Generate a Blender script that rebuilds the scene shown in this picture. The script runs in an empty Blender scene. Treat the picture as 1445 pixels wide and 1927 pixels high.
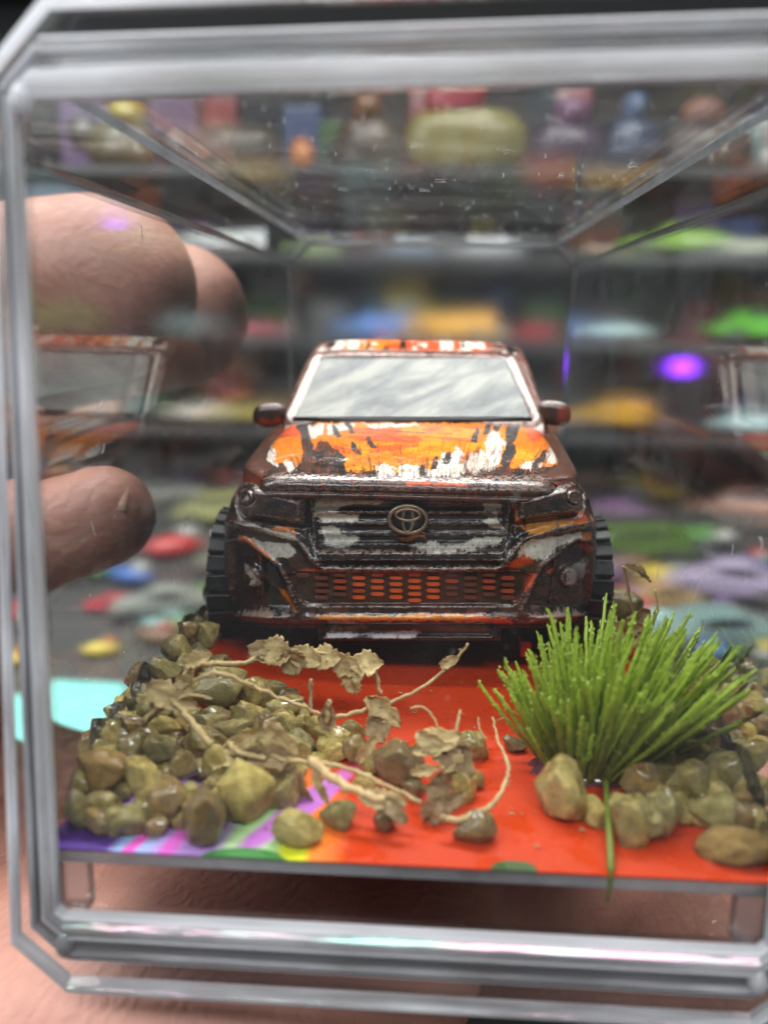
import bpy, bmesh, math, random
import numpy as np
from mathutils import Vector, Matrix, Euler, noise as mnoise

rnd = random.Random(7)
SC = bpy.context.scene
COL = SC.collection
SC.unit_settings.system = 'METRIC'
SC.unit_settings.scale_length = 0.01          # one unit is one centimetre

# ------------------------------------------------------------------ camera
FPX = 1610.0                                   # focal length in pixels of the 1445 x 1927 photograph
YAW, PITCH, ROLL = [math.radians(a) for a in (3.2, 12.7, 0.8)]
cam_d = bpy.data.cameras.new('camera')
cam = bpy.data.objects.new('camera', cam_d); COL.objects.link(cam)
cam.rotation_mode = 'XYZ'
CM = (Matrix.Rotation(YAW, 3, 'Z') @ Matrix.Rotation(math.pi/2-PITCH, 3, 'X') @ Matrix.Rotation(ROLL, 3, 'Z'))
CAMLOC = Vector((0.2, -4.4, 3.1))
cam.matrix_world = Matrix.Translation(CAMLOC) @ CM.to_4x4()
cam_d.sensor_fit = 'HORIZONTAL'; cam_d.sensor_width = 36
cam_d.lens = FPX/1445*36
cam_d.clip_start = 0.05; cam_d.clip_end = 500
cam_d.dof.use_dof = True
cam_d.dof.focus_distance = 6.9
cam_d.dof.aperture_fstop = 0.33
SC.camera = cam
# ------------------------------------------------------------------ world, lamps, exposure
w = bpy.data.worlds.new('World'); SC.world = w; w.use_nodes = True
w.node_tree.nodes['Background'].inputs[0].default_value = (0.95, 0.97, 1.0, 1)
w.node_tree.nodes['Background'].inputs[1].default_value = 0.20
def area(name, loc, target, sx, sy, power, col):
    d = bpy.data.lights.new(name, 'AREA'); d.shape = 'RECTANGLE'; d.size = sx; d.size_y = sy
    d.energy = power; d.color = col
    o = bpy.data.objects.new(name, d); COL.objects.link(o); o.location = loc
    o.rotation_euler = (Vector(target)-Vector(loc)).to_track_quat('-Z', 'Y').to_euler()
    return o
area('ceiling_and_fill_lamp', (2, 20, 42), (0, 3, 0), 60, 7, 36000, (1.0, 0.97, 0.92))
area('ceiling_and_fill_lamp', (0, -1, 44), (0, -1, 0), 60, 3, 13000, (1.0, 0.98, 0.95))  # extra unseen overhead row, added for bright lines on the rim
area('ceiling_and_fill_lamp', (-4, -25, 34), (0, 2, 1), 60, 6, 24000, (0.97, 0.98, 1.0))  # unseen fill added in front to brighten rim and stones
area('ceiling_and_fill_lamp', (-40, 0, 30), (0, 2, 2), 5, 50, 24000, (0.9, 0.95, 1.0))  # unseen lamp added on the left to brighten the fingers
area('shelf_fill_lamp', (0, 20, 36), (0, 44, 0), 50, 10, 20000, (1.0, 0.97, 0.92))  # unseen lamp added to brighten the shelves
SC.view_settings.view_transform = 'Standard'; SC.view_settings.look = 'None'
SC.view_settings.exposure = 0.0; SC.view_settings.gamma = 1.0
SC.cycles.use_denoising = True
SC.cycles.max_bounces = 14; SC.cycles.transparent_max_bounces = 40
SC.cycles.transmission_bounces = 10; SC.cycles.glossy_bounces = 6; SC.cycles.diffuse_bounces = 3
SC.cycles.caustics_reflective = False; SC.cycles.caustics_refractive = False
SC.cycles.sample_clamp_indirect = 6

def ray(px, py):
    return CM @ Vector(((px-722.5)/FPX, -(py-963.5)/FPX, -1))
def at(px, py, y):
    d = ray(px, py); return CAMLOC + d*((y-CAMLOC.y)/d.y)
def ground(px, py, z=0.0):
    d = ray(px, py); return CAMLOC + d*((z-CAMLOC.z)/d.z)
CMN = np.array(CM); CLN = np.array(CAMLOC)
def at_np(px, py, Y):
    d = np.stack([(px-722.5)/FPX, -(py-963.5)/FPX, -np.ones_like(px)], -1) @ CMN.T
    return CLN + d*((Y-CLN[1])/d[..., 1])[..., None]
def proj_np(P):
    q = (P-CLN) @ CMN
    return 722.5+FPX*q[..., 0]/-q[..., 2], 963.5-FPX*q[..., 1]/-q[..., 2]

# ------------------------------------------------------------------ small maths
def sst(a, b, x):
    t = np.clip((x-a)/(b-a), 0, 1); return t*t*(3-2*t)
def gau(x, w): return np.exp(-(x/w)**2)
def vnoise(x, y, seed=0):
    xi = np.floor(x).astype(np.int64); yi = np.floor(y).astype(np.int64)
    fx = x-xi; fy = y-yi; fx = fx*fx*(3-2*fx); fy = fy*fy*(3-2*fy)
    def h(a, b):
        n = (a*374761393 + b*668265263 + seed*1274126177) & 0xffffffff
        n = ((n ^ (n >> 13))*1103515245) & 0xffffffff
        return ((n ^ (n >> 16)) & 0xffff)/65535.0
    return (h(xi, yi)*(1-fx)+h(xi+1, yi)*fx)*(1-fy)+(h(xi, yi+1)*(1-fx)+h(xi+1, yi+1)*fx)*fy
def fbm(x, y, seed=0, o=4):
    r = 0; a = .5
    for i in range(o):
        r = r+a*vnoise(x*2**i, y*2**i, seed+i*17); a *= .5
    return r/(1-.5**o)
def polydist(pts, x, y):
    d = np.full(x.shape, 1e9)
    for (ax, ay), (bx, by) in zip(pts[:-1], pts[1:]):
        vx, vy = bx-ax, by-ay
        t = np.clip(((x-ax)*vx+(y-ay)*vy)/(vx*vx+vy*vy+1e-9), 0, 1)
        d = np.minimum(d, np.hypot(x-ax-t*vx, y-ay-t*vy))
    return d
def sdpoly(pts, x, y):
    d = polydist(list(pts)+[pts[0]], x, y)
    ins = np.zeros(x.shape, bool)
    for (ax, ay), (bx, by) in zip(pts, list(pts[1:])+[pts[0]]):
        c = (ay > y) != (by > y)
        ins ^= c & (x < (bx-ax)*(y-ay)/(by-ay+1e-12)+ax)
    return np.where(ins, -d, d)

# ------------------------------------------------------------------ object helpers
def props(o, label=None, cat=None, group=None, kind=None):
    if label: o['label'] = label
    if cat: o['category'] = cat
    if group: o['group'] = group
    if kind: o['kind'] = kind
    return o
def mesh(name, V, Fc, mat, smooth=True, col=None, nrm=None):
    if nrm is not None:                        # wind the faces to agree with the given normals
        Fc = [list(map(int, f)) for f in Fc]; f = Fc[len(Fc)//2]; A_ = np.asarray(V, float)
        g = np.cross(A_[f[1]]-A_[f[0]], A_[f[2]]-A_[f[0]])
        if g @ np.asarray(nrm)[f[0]] < 0: Fc = [f[::-1] for f in Fc]
    me = bpy.data.meshes.new(name)
    me.from_pydata([tuple(v) for v in V], [], [tuple(f) for f in Fc])
    if smooth: me.polygons.foreach_set('use_smooth', [True]*len(me.polygons))
    if col is not None:
        a = me.color_attributes.new('paint', 'FLOAT_COLOR', 'POINT')
        c = np.ones((len(V), 4), np.float32); c[:, :col.shape[1]] = col
        a.data.foreach_set('color', c.ravel())
    if mat: me.materials.append(mat)
    me.update()
    if nrm is not None: me.normals_split_custom_set_from_vertices([tuple(n) for n in nrm])
    return me
def link(name, me, parent=None, loc=None, rot=None, scale=None):
    o = bpy.data.objects.new(name, me); COL.objects.link(o)
    if parent: o.parent = parent
    if loc is not None: o.location = loc
    if rot is not None: o.rotation_euler = rot
    if scale is not None: o.scale = scale
    return o
def empty(name, loc, rz=0, **k):
    o = bpy.data.objects.new(name, None); COL.objects.link(o)
    o.empty_display_size = .2; o.location = loc; o.rotation_euler = (0, 0, rz)
    return props(o, **k)
class MB:                                      # collects shapes into one mesh
    def __init__(s): s.V = []; s.F = []
    def add(s, V, F):
        n = len(s.V); s.V += [tuple(v) for v in V]; s.F += [tuple(i+n for i in f) for f in F]; return s
    def box(s, a, b, bev=0.0):
        bm = bmesh.new(); bmesh.ops.create_cube(bm, size=1)
        for v in bm.verts: v.co = Vector([(a[i]+b[i])/2+v.co[i]*(b[i]-a[i]) for i in range(3)])
        if bev: bmesh.ops.bevel(bm, geom=bm.edges[:], offset=bev, segments=2, profile=.6, affect='EDGES')
        return s.bm(bm)
    def bm(s, bm, mat=None):
        bm.verts.index_update()
        V = [(mat @ v.co) if mat else v.co.copy() for v in bm.verts]
        s.add(V, [[v.index for v in f.verts] for f in bm.faces]); bm.free(); return s
    def tube(s, pts, rad, n=8, cap=True):
        pts = [Vector(p) for p in pts]; k = len(pts)
        if not hasattr(rad, '__len__'): rad = [rad]*k
        V = []; F = []; u = None
        for i, p in enumerate(pts):
            t = (pts[min(i+1, k-1)]-pts[max(i-1, 0)]).normalized()
            if u is None: u = t.orthogonal().normalized()
            u = (u-t*u.dot(t)).normalized(); b = t.cross(u)
            for j in range(n):
                a = 2*math.pi*j/n; V.append(p+(u*math.cos(a)+b*math.sin(a))*rad[i])
        for i in range(k-1):
            for j in range(n): F.append((i*n+j, i*n+(j+1) % n, (i+1)*n+(j+1) % n, (i+1)*n+j))
        if cap: F.append(tuple(range(n-1, -1, -1))); F.append(tuple(range((k-1)*n, k*n)))
        return s.add(V, F)
    def lathe(s, prof, n=32, axis='X', c=(0, 0, 0)):     # prof: (along axis, radius)
        V = []; F = []; m = len(prof)
        for i in range(n):
            a = 2*math.pi*i/n
            for h, r in prof: V.append((c[0]+h, c[1]+r*math.cos(a), c[2]+r*math.sin(a)))
        for i in range(n):
            for j in range(m-1): F.append((i*m+j, i*m+j+1, ((i+1) % n)*m+j+1, ((i+1) % n)*m+j))
        return s.add(V, F)
    def build(s, name, mat, parent=None, smooth=False, **k):
        return link(name, mesh(name, s.V, s.F, mat, smooth), parent, **k)
def gridF(nr, nc): return [(r*nc+c, r*nc+c+1, (r+1)*nc+c+1, (r+1)*nc+c) for r in range(nr-1) for c in range(nc-1)]
def gnormals(P):                               # P rows x cols x 3
    du = np.gradient(P, axis=1); dv = np.gradient(P, axis=0)
    n = np.cross(du, dv); return n/(np.linalg.norm(n, axis=-1, keepdims=True)+1e-12)
def smoothpath(pts, n):                        # Catmull-Rom
    P = [Vector(p) for p in pts]; P = [2*P[0]-P[1]]+P+[2*P[-1]-P[-2]]; out = []
    for i in range(1, len(P)-2):
        for k in range(n):
            t = k/n; a, b, c, d = P[i-1:i+3]
            out.append(.5*((2*b)+(c-a)*t+(2*a-5*b+4*c-d)*t*t+(3*b-a-3*c+d)*t**3))
    return out+[P[-2]]

# ------------------------------------------------------------------ materials
class NT:
    def __init__(s, name):
        s.m = bpy.data.materials.new(name); s.m.use_nodes = True; s.t = s.m.node_tree; s.t.nodes.clear()
        s.out = s.n('ShaderNodeOutputMaterial')
    def n(s, ty, **k):
        nd = s.t.nodes.new(ty)
        for a, b in k.items():
            if a.startswith('i_'):
                key = a[2:]; key = int(key) if key.isdigit() else key.replace('_', ' ')
                s.set(nd.inputs[key], b)
            else: setattr(nd, a, b)
        return nd
    def set(s, inp, v):
        if hasattr(v, 'is_output'): s.t.links.new(v, inp)
        else: inp.default_value = v
    def math(s, op, a, b=0.0, c=None):
        nd = s.n('ShaderNodeMath', operation=op); s.set(nd.inputs[0], a); s.set(nd.inputs[1], b)
        if c is not None: s.set(nd.inputs[2], c)
        return nd.outputs[0]
    def mix(s, f, a, b, blend='MIX'):
        nd = s.n('ShaderNodeMix', data_type='RGBA', blend_type=blend)
        s.set(nd.inputs[0], f); s.set(nd.inputs[6], a if hasattr(a, 'is_output') else (*a[:3], 1)); s.set(nd.inputs[7], b if hasattr(b, 'is_output') else (*b[:3], 1))
        return nd.outputs[2]
    def ramp(s, f, stops):
        nd = s.n('ShaderNodeValToRGB'); s.set(nd.inputs[0], f); cr = nd.color_ramp
        while len(cr.elements) < len(stops): cr.elements.new(.5)
        for e, (p, c) in zip(cr.elements, stops): e.position = p; e.color = (*c[:3], 1) if len(c) > 1 else (c[0],)*3+(1,)
        return nd.outputs[0]
    def coord(s, which='Object'): return s.n('ShaderNodeTexCoord').outputs[which]
    def mapping(s, v, scale=(1, 1, 1), rot=(0, 0, 0), loc=(0, 0, 0)):
        nd = s.n('ShaderNodeMapping'); s.set(nd.inputs[0], v); nd.inputs[1].default_value = loc; nd.inputs[2].default_value = rot; nd.inputs[3].default_value = scale
        return nd.outputs[0]
    def noise(s, v, scale, detail=4, rough=.55, dist=0.0, out=0):
        nd = s.n('ShaderNodeTexNoise'); s.set(nd.inputs['Vector'], v)
        nd.inputs['Scale'].default_value = scale; nd.inputs['Detail'].default_value = detail
        nd.inputs['Roughness'].default_value = rough; nd.inputs['Distortion'].default_value = dist
        return nd.outputs[out]
    def bump(s, h, strength, dist=.02):
        nd = s.n('ShaderNodeBump'); nd.inputs['Strength'].default_value = strength; nd.inputs['Distance'].default_value = dist
        s.set(nd.inputs['Height'], h); return nd.outputs[0]
    def princ(s, **k):
        nd = s.n('ShaderNodeBsdfPrincipled')
        for a, b in k.items(): s.set(nd.inputs[a.replace('_', ' ')], (*b, 1) if isinstance(b, tuple) and len(b) == 3 and 'Color' in a else b)
        return nd.outputs[0]
    def done(s, sh): s.t.links.new(sh, s.out.inputs[0]); return s.m

def m_plain(name, c, rough=.5, metal=0.0, spec=.5, coat=0.0, var=.25, nscale=6, bump=0.0):
    t = NT(name); v = t.coord(); n = t.noise(v, nscale, 5)
    k = dict(Base_Color=t.mix(n, [x*(1-var) for x in c], [min(1, x*(1+var)) for x in c]), Roughness=rough, Metallic=metal, Specular_IOR_Level=spec, Coat_Weight=coat, Coat_Roughness=.1)
    if bump: k['Normal'] = t.bump(t.noise(v, nscale*4, 4), bump)
    return t.done(t.princ(**k))
def m_paint():
    t = NT('weathered_paint'); v = t.coord()
    a = t.n('ShaderNodeAttribute', attribute_name='paint').outputs['Color']
    n1 = t.noise(v, 26, 6, .65); n2 = t.noise(v, 7, 4)
    c = t.mix(t.math('MULTIPLY', t.ramp(n1, [(.45, (0,)), (.75, (1,))]), .5), a, (.012, .008, .007), 'MIX')
    r = t.math('ADD', t.math('MULTIPLY', n2, .24), .08)
    return t.done(t.princ(Base_Color=c, Roughness=r, Specular_IOR_Level=.5, Coat_Weight=.3, Coat_Roughness=.12, Normal=t.bump(t.noise(v, 34, 5, .6), .25, .012)))
def m_windshield():
    t = NT('brushed_silver_paint'); v = t.coord()
    s = t.mapping(v, scale=(1.5, 1.0, .26), rot=(0, math.radians(-27), 0)); s.node.vector_type = 'TEXTURE'
    n = t.noise(s, 1.35, 7, .62, .5)
    f = t.noise(t.mapping(v, scale=(1, 1, 1)), 18, 4)
    c = t.ramp(n, [(.30, (.03, .033, .037)), (.42, (.10, .11, .12)), (.50, (.17, .175, .168)), (.62, (.28, .28, .25))])
    c = t.mix(t.math('MULTIPLY', f, .16), c, (.35, .33, .30))
    return t.done(t.princ(Base_Color=c, Roughness=.5, Normal=t.bump(n, .35, .03)))
def m_stone():
    t = NT('river_gravel'); v = t.coord(); oi = t.n('ShaderNodeObjectInfo'); rd = oi.outputs['Random']
    off = t.n('ShaderNodeVectorMath', operation='ADD'); t.set(off.inputs[0], v)
    cmb = t.n('ShaderNodeCombineXYZ'); t.set(cmb.inputs[0], t.math('MULTIPLY', rd, 37.0)); t.set(cmb.inputs[1], t.math('MULTIPLY', rd, 11.0)); t.set(off.inputs[1], cmb.outputs[0])
    p = off.outputs[0]
    n = t.noise(p, 1.7, 6, .6, .3); f = t.noise(p, 9, 6, .75); pit = t.noise(p, 24, 4, .7)
    c = t.ramp(n, [(.25, (.22, .16, .045)), (.45, (.41, .33, .10)), (.6, (.56, .46, .17)), (.8, (.72, .63, .32))])
    c = t.mix(t.ramp(f, [(.45, (0,)), (.72, (.55,))]), c, (.10, .065, .025)); c = t.mix(t.ramp(pit, [(.52, (0,)), (.72, (.45,))]), c, (.70, .60, .36))
    tone = t.ramp(rd, [(0, (.42, .33, .26)), (.18, (.80, .58, .42)), (.4, (.72, .74, .68)), (.7, (1.1, 1.05, .85)), (1, (1.45, 1.34, 1.02))])
    c = t.mix(1.0, c, tone, 'MULTIPLY')
    wet = t.ramp(t.math('FRACT', t.math('MULTIPLY', rd, 7.3)), [(.05, (0,)), (.30, (1,))])
    wetn = t.math('MULTIPLY', wet, t.ramp(t.noise(p, 2.3, 3), [(.34, (0,)), (.52, (1,))]))
    c = t.mix(t.math('MULTIPLY', wetn, .38), c, (.05, .038, .018))
    r = t.math('SUBTRACT', .85, t.math('MULTIPLY', wetn, .6))
    return t.done(t.princ(Base_Color=c, Roughness=r, Specular_IOR_Level=.5, Coat_Weight=t.math('MULTIPLY', wetn, .9), Coat_Roughness=.06, Normal=t.bump(t.math('ADD', t.math('ADD', n, f), t.math('MULTIPLY', pit, .35)), .6, .11)))
def m_grass():
    t = NT('green_plastic_bristle'); v = t.coord(); rd = t.n('ShaderNodeObjectInfo').outputs['Random']
    z = t.n('ShaderNodeSeparateXYZ'); t.set(z.inputs[0], v)
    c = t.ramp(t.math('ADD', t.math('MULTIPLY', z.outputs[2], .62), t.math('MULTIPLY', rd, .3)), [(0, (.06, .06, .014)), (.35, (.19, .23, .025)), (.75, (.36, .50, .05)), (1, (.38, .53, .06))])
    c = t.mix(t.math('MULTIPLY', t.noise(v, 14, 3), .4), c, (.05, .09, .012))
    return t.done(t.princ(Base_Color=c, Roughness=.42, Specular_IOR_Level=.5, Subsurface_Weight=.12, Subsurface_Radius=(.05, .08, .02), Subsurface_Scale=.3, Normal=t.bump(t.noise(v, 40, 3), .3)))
def m_dry(name, a, b):
    t = NT(name); v = t.coord(); n = t.noise(v, 9, 6, .7); n2 = t.noise(t.mapping(v, scale=(1, 1, 6)), 14, 4)
    c = t.mix(t.math('MULTIPLY', n2, .6), t.ramp(n, [(.3, a), (.65, b)]), [x*.45 for x in a])
    return t.done(t.princ(Base_Color=c, Roughness=.8, Specular_IOR_Level=.25, Subsurface_Weight=.08, Subsurface_Radius=(.1, .06, .03), Subsurface_Scale=.2, Normal=t.bump(n, .7, .03)))
def m_skin():
    t = NT('skin'); v = t.coord(); n = t.noise(v, 1.1, 4)
    c = t.ramp(n, [(.3, (.30, .132, .098)), (.7, (.47, .235, .178))])
    c = t.mix(t.math('MULTIPLY', t.noise(v, 9, 5), .35), c, (.26, .12, .08))
    wv = t.n('ShaderNodeTexWave', wave_type='BANDS', bands_direction='X'); t.set(wv.inputs['Vector'], t.mapping(v, rot=(0, .3, .7)))
    wv.inputs['Scale'].default_value = 3.2; wv.inputs['Distortion'].default_value = 9; wv.inputs['Detail'].default_value = 4; wv.inputs['Detail Scale'].default_value = 1.6
    b = t.math('ADD', t.math('MULTIPLY', wv.outputs[1], .30), t.math('MULTIPLY', t.noise(v, 15, 6, .65), .6))
    return t.done(t.princ(Base_Color=c, Roughness=.5, Specular_IOR_Level=.4, Subsurface_Weight=.18, Subsurface_Radius=(.4, .14, .07), Subsurface_Scale=.6, Normal=t.bump(b, .42, .03)))
def m_clear(name, tint=(.97, .98, .98), f0=.045, scuff=0.0, grime=0.0, srough=.24, fr=.68, sior=1.12):
    # thin clear acrylic: a mirror layer that grows with the viewing angle, over a clear film
    t = NT(name); v = t.coord()
    lw = t.n('ShaderNodeLayerWeight'); lw.inputs['Blend'].default_value = .5
    fac = t.math('ADD', t.math('MULTIPLY', t.math('POWER', lw.outputs['Facing'], 5.0), fr), f0)
    tr = t.n('ShaderNodeBsdfTransparent'); tr.inputs[0].default_value = (*tint, 1)
    if scuff:                                  # scuffed acrylic scatters what lies far behind it
        rf = t.n('ShaderNodeBsdfRefraction'); rf.inputs[0].default_value = (*tint, 1); rf.inputs['IOR'].default_value = sior; rf.inputs['Roughness'].default_value = srough
        m0 = t.n('ShaderNodeMixShader'); m0.inputs[0].default_value = scuff; t.set(m0.inputs[1], tr.outputs[0]); t.set(m0.inputs[2], rf.outputs[0]); tr = m0
    gl = t.n('ShaderNodeBsdfAnisotropic'); gl.inputs[0].default_value = (1, 1, 1, 1)
    gl.inputs['Roughness'].default_value = .025
    b = t.bump(t.noise(v, 1.3, 2), .05, .03); t.set(gl.inputs['Normal'], b)
    mx = t.n('ShaderNodeMixShader'); t.set(mx.inputs[0], fac); t.set(mx.inputs[1], tr.outputs[0]); t.set(mx.inputs[2], gl.outputs[0])
    sh = mx.outputs[0]
    if grime:
        df = t.n('ShaderNodeBsdfDiffuse'); df.inputs[0].default_value = (.75, .78, .8, 1)
        g = t.ramp(t.noise(t.mapping(v, scale=(1, 1, 1)), .9, 5, .7, 1.0), [(.42, (0,)), (.75, (1,))])
        sc = t.ramp(t.noise(t.mapping(v, scale=(26, 3, 2.2)), 2.4, 3, .6), [(.66, (0,)), (.74, (1,))])
        m2 = t.n('ShaderNodeMixShader'); t.set(m2.inputs[0], t.math('ADD', t.math('MULTIPLY', g, grime), t.math('MULTIPLY', sc, grime*.8)))
        t.set(m2.inputs[1], sh); t.set(m2.inputs[2], df.outputs[0]); sh = m2.outputs[0]
    return t.done(sh)
def m_solid_acrylic(name='moulded_acrylic', white=.25, film=0.0):
    # glossy moulded bar: clear body, white mixed in to imitate piped light, strong highlights
    t = NT(name); v = t.coord()
    streak = t.noise(t.mapping(v, scale=(.35, 3, .5)), 3, 4); fine = t.noise(t.mapping(v, scale=(2, 5, 2)), 3, 3)
    bmp = t.bump(t.math('ADD', streak, t.math('MULTIPLY', fine, .35)), .22, .03)
    lw = t.n('ShaderNodeLayerWeight'); lw.inputs['Blend'].default_value = .5
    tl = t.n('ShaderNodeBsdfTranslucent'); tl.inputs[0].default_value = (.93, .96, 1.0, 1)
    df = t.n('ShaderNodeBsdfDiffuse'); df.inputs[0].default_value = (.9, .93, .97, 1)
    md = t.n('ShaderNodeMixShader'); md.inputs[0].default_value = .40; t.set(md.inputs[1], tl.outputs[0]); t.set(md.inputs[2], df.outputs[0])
    tp = t.n('ShaderNodeBsdfTransparent'); tp.inputs[0].default_value = (.93, .95, .97, 1)
    gl = t.n('ShaderNodeBsdfRefraction'); gl.inputs['IOR'].default_value = 1.35; gl.inputs['Roughness'].default_value = .06; t.set(gl.inputs['Normal'], bmp)
    m1 = t.n('ShaderNodeMixShader'); m1.inputs[0].default_value = .5; t.set(m1.inputs[1], tp.outputs[0]); t.set(m1.inputs[2], gl.outputs[0])
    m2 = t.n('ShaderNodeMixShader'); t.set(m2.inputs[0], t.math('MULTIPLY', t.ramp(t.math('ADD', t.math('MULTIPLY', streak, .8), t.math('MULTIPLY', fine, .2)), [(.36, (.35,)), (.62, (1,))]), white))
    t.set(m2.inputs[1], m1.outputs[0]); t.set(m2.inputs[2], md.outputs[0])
    k = dict(Base_Color=(.02, .02, .02), Metallic=0.0, Roughness=.10, IOR=1.6, Normal=bmp)
    if film:
        k['Thin_Film_Thickness'] = t.math('ADD', t.math('MULTIPLY', t.noise(t.mapping(v, scale=(1, .3, .3)), .7, 2), 900.0), 150.0); k['Thin_Film_IOR'] = 1.9
    gs = t.princ(**k)
    m3 = t.n('ShaderNodeMixShader'); t.set(m3.inputs[0], t.math('ADD', t.math('MULTIPLY', t.math('POWER', lw.outputs['Facing'], 2.5), .6), .12)); t.set(m3.inputs[1], m2.outputs[0]); t.set(m3.inputs[2], gs)
    return t.done(m3.outputs[0])
PAINT = m_paint(); GLASSP = m_windshield(); STONE = m_stone(); GRASS = m_grass(); SKIN = m_skin()
CLEAR = m_clear('clear_acrylic', grime=.04); SCUFF = m_clear('scuffed_acrylic', grime=.04, scuff=1.0, srough=.30); CLEARF = m_clear('clear_front_acrylic', f0=.02, grime=.012); FLANGE = m_clear('clear_rim_acrylic', f0=.06); SIDE = m_clear('side_acrylic', grime=.04, scuff=1.0, srough=.15, fr=.80, sior=1.04)
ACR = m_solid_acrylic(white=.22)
def m_ridge(name, lo, hi):  # white mixed into the colour imitates ceiling light caught by the ridges
    t = NT(name); v = t.coord()
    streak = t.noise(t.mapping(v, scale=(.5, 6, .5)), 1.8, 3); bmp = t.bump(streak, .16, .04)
    film = t.math('ADD', t.math('MULTIPLY', t.noise(t.mapping(v, scale=(1, .3, .3)), .6, 2), 900.0), 150.0)
    g = t.princ(Base_Color=(1.0, 1.0, 1.0), Roughness=.07, IOR=1.49, Transmission_Weight=1.0, Normal=bmp, Thin_Film_Thickness=film, Thin_Film_IOR=1.8)
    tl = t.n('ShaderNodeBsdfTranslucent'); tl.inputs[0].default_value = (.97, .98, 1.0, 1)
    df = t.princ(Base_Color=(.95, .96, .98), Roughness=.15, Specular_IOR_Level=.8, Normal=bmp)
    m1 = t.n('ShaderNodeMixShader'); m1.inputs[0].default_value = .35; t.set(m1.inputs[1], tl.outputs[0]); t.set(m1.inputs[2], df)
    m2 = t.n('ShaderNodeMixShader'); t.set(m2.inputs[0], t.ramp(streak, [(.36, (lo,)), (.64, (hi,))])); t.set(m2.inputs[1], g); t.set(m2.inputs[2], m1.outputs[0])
    return t.done(m2.outputs[0])
RIDGE = m_ridge('highlight_acrylic_ridge', .35, .95); EDGE = m_ridge('highlight_acrylic_edge', .85, 1.0); CLEAR_BAR = m_solid_acrylic('clear_bar', white=.10, film=1.0); LIP = m_solid_acrylic('base_acrylic', white=.6); TOPP = m_clear('top_acrylic', grime=.10, fr=.85)
TWIG = m_dry('dry_stem', (.42, .30, .13), (.64, .49, .26)); LEAF = m_dry('dry_leaf', (.42, .30, .13), (.74, .58, .30)); LEAFD = m_dry('dark_dry_leaf', (.25, .17, .085), (.48, .35, .19))
RUBBER = m_plain('black_rubber', (.012, .013, .015), .5, spec=.35, var=.4, bump=.3)
BLACK = m_plain('black_plastic', (.008, .008, .009), .4)
EMB = m_plain('worn_bronze', (.30, .24, .18), .35, metal=.75, var=.5, nscale=14, bump=.3)
CHALK = m_plain('chalky_rubber', (.42, .42, .38), .7, var=.6, nscale=9)

# ------------------------------------------------------------------ clear case
CX = 0.11
case = empty('display_case', (CX, 0, 0), label='clear acrylic display case with thick ridged rim around the toy truck', cat='display case')
WL, WR, YB = 2.31, 2.31, 9.3                   # half widths and depth
ZW, ZT, XT = 3.95, 4.29, 1.96                  # wall top, roof, roof half width
def panel(name, quad, th, mat=CLEAR, label=None):
    a, b, c, d = [Vector(q) for q in quad]; n = (b-a).cross(d-a).normalized()*th
    V = [a, b, c, d, a+n, b+n, c+n, d+n]
    F = [(3, 2, 1, 0), (4, 5, 6, 7), (0, 1, 5, 4), (1, 2, 6, 5), (2, 3, 7, 6), (3, 0, 4, 7)]
    o = MB().add(V, F).build(name, mat, case)
    if label: o['label'] = label
    return o
Y0 = .06
for s in (-1, 1):
    q = [(s*WL, Y0, -.3), (s*(WL-.06), YB, -.3), (s*(WL-.06), YB, ZW), (s*WL, Y0, ZW)]
    panel('side_panel', q if s < 0 else q[::-1], .13, SIDE)
    q = [(s*(WL+.003), Y0, ZW+.004), (s*(WL-.057), YB, ZW+.004), (s*XT*.985, YB, ZT), (s*XT, Y0, ZT)]
    panel('bevel_strip', q if s < 0 else q[::-1], .13)
panel('top_panel', [(-XT+.004, Y0, ZT+.004), (XT-.004, Y0, ZT+.004), (XT*.985-.004, YB, ZT+.004), (-XT*.985+.004, YB, ZT+.004)], .13, TOPP)
panel('back_panel', [(-WL+.08, YB+.004, -.3), (WL-.08, YB+.004, -.3), (WL-.08, YB+.004, ZT-.02), (-WL+.08, YB+.004, ZT-.02)][::-1], .13, SCUFF)
panel('window_panel', [(-2.02, .0, -.02), (2.02, .0, -.02), (2.02, .0, 4.22), (-2.02, .0, 4.22)][::-1], .05, CLEARF)
# rounded clear beads along the inside edges
for s in (-1, 1):
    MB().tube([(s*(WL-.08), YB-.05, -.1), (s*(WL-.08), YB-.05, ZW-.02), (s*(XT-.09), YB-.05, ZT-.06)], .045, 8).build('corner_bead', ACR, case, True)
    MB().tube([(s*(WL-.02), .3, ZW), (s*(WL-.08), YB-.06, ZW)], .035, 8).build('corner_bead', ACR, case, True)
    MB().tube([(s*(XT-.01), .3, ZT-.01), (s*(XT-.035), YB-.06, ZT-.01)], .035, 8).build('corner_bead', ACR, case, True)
MB().tube([(-XT+.1, YB-.05, ZT-.06), (XT-.1, YB-.05, ZT-.06)], .05, 8).build('corner_bead', ACR, case, True)
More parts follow.
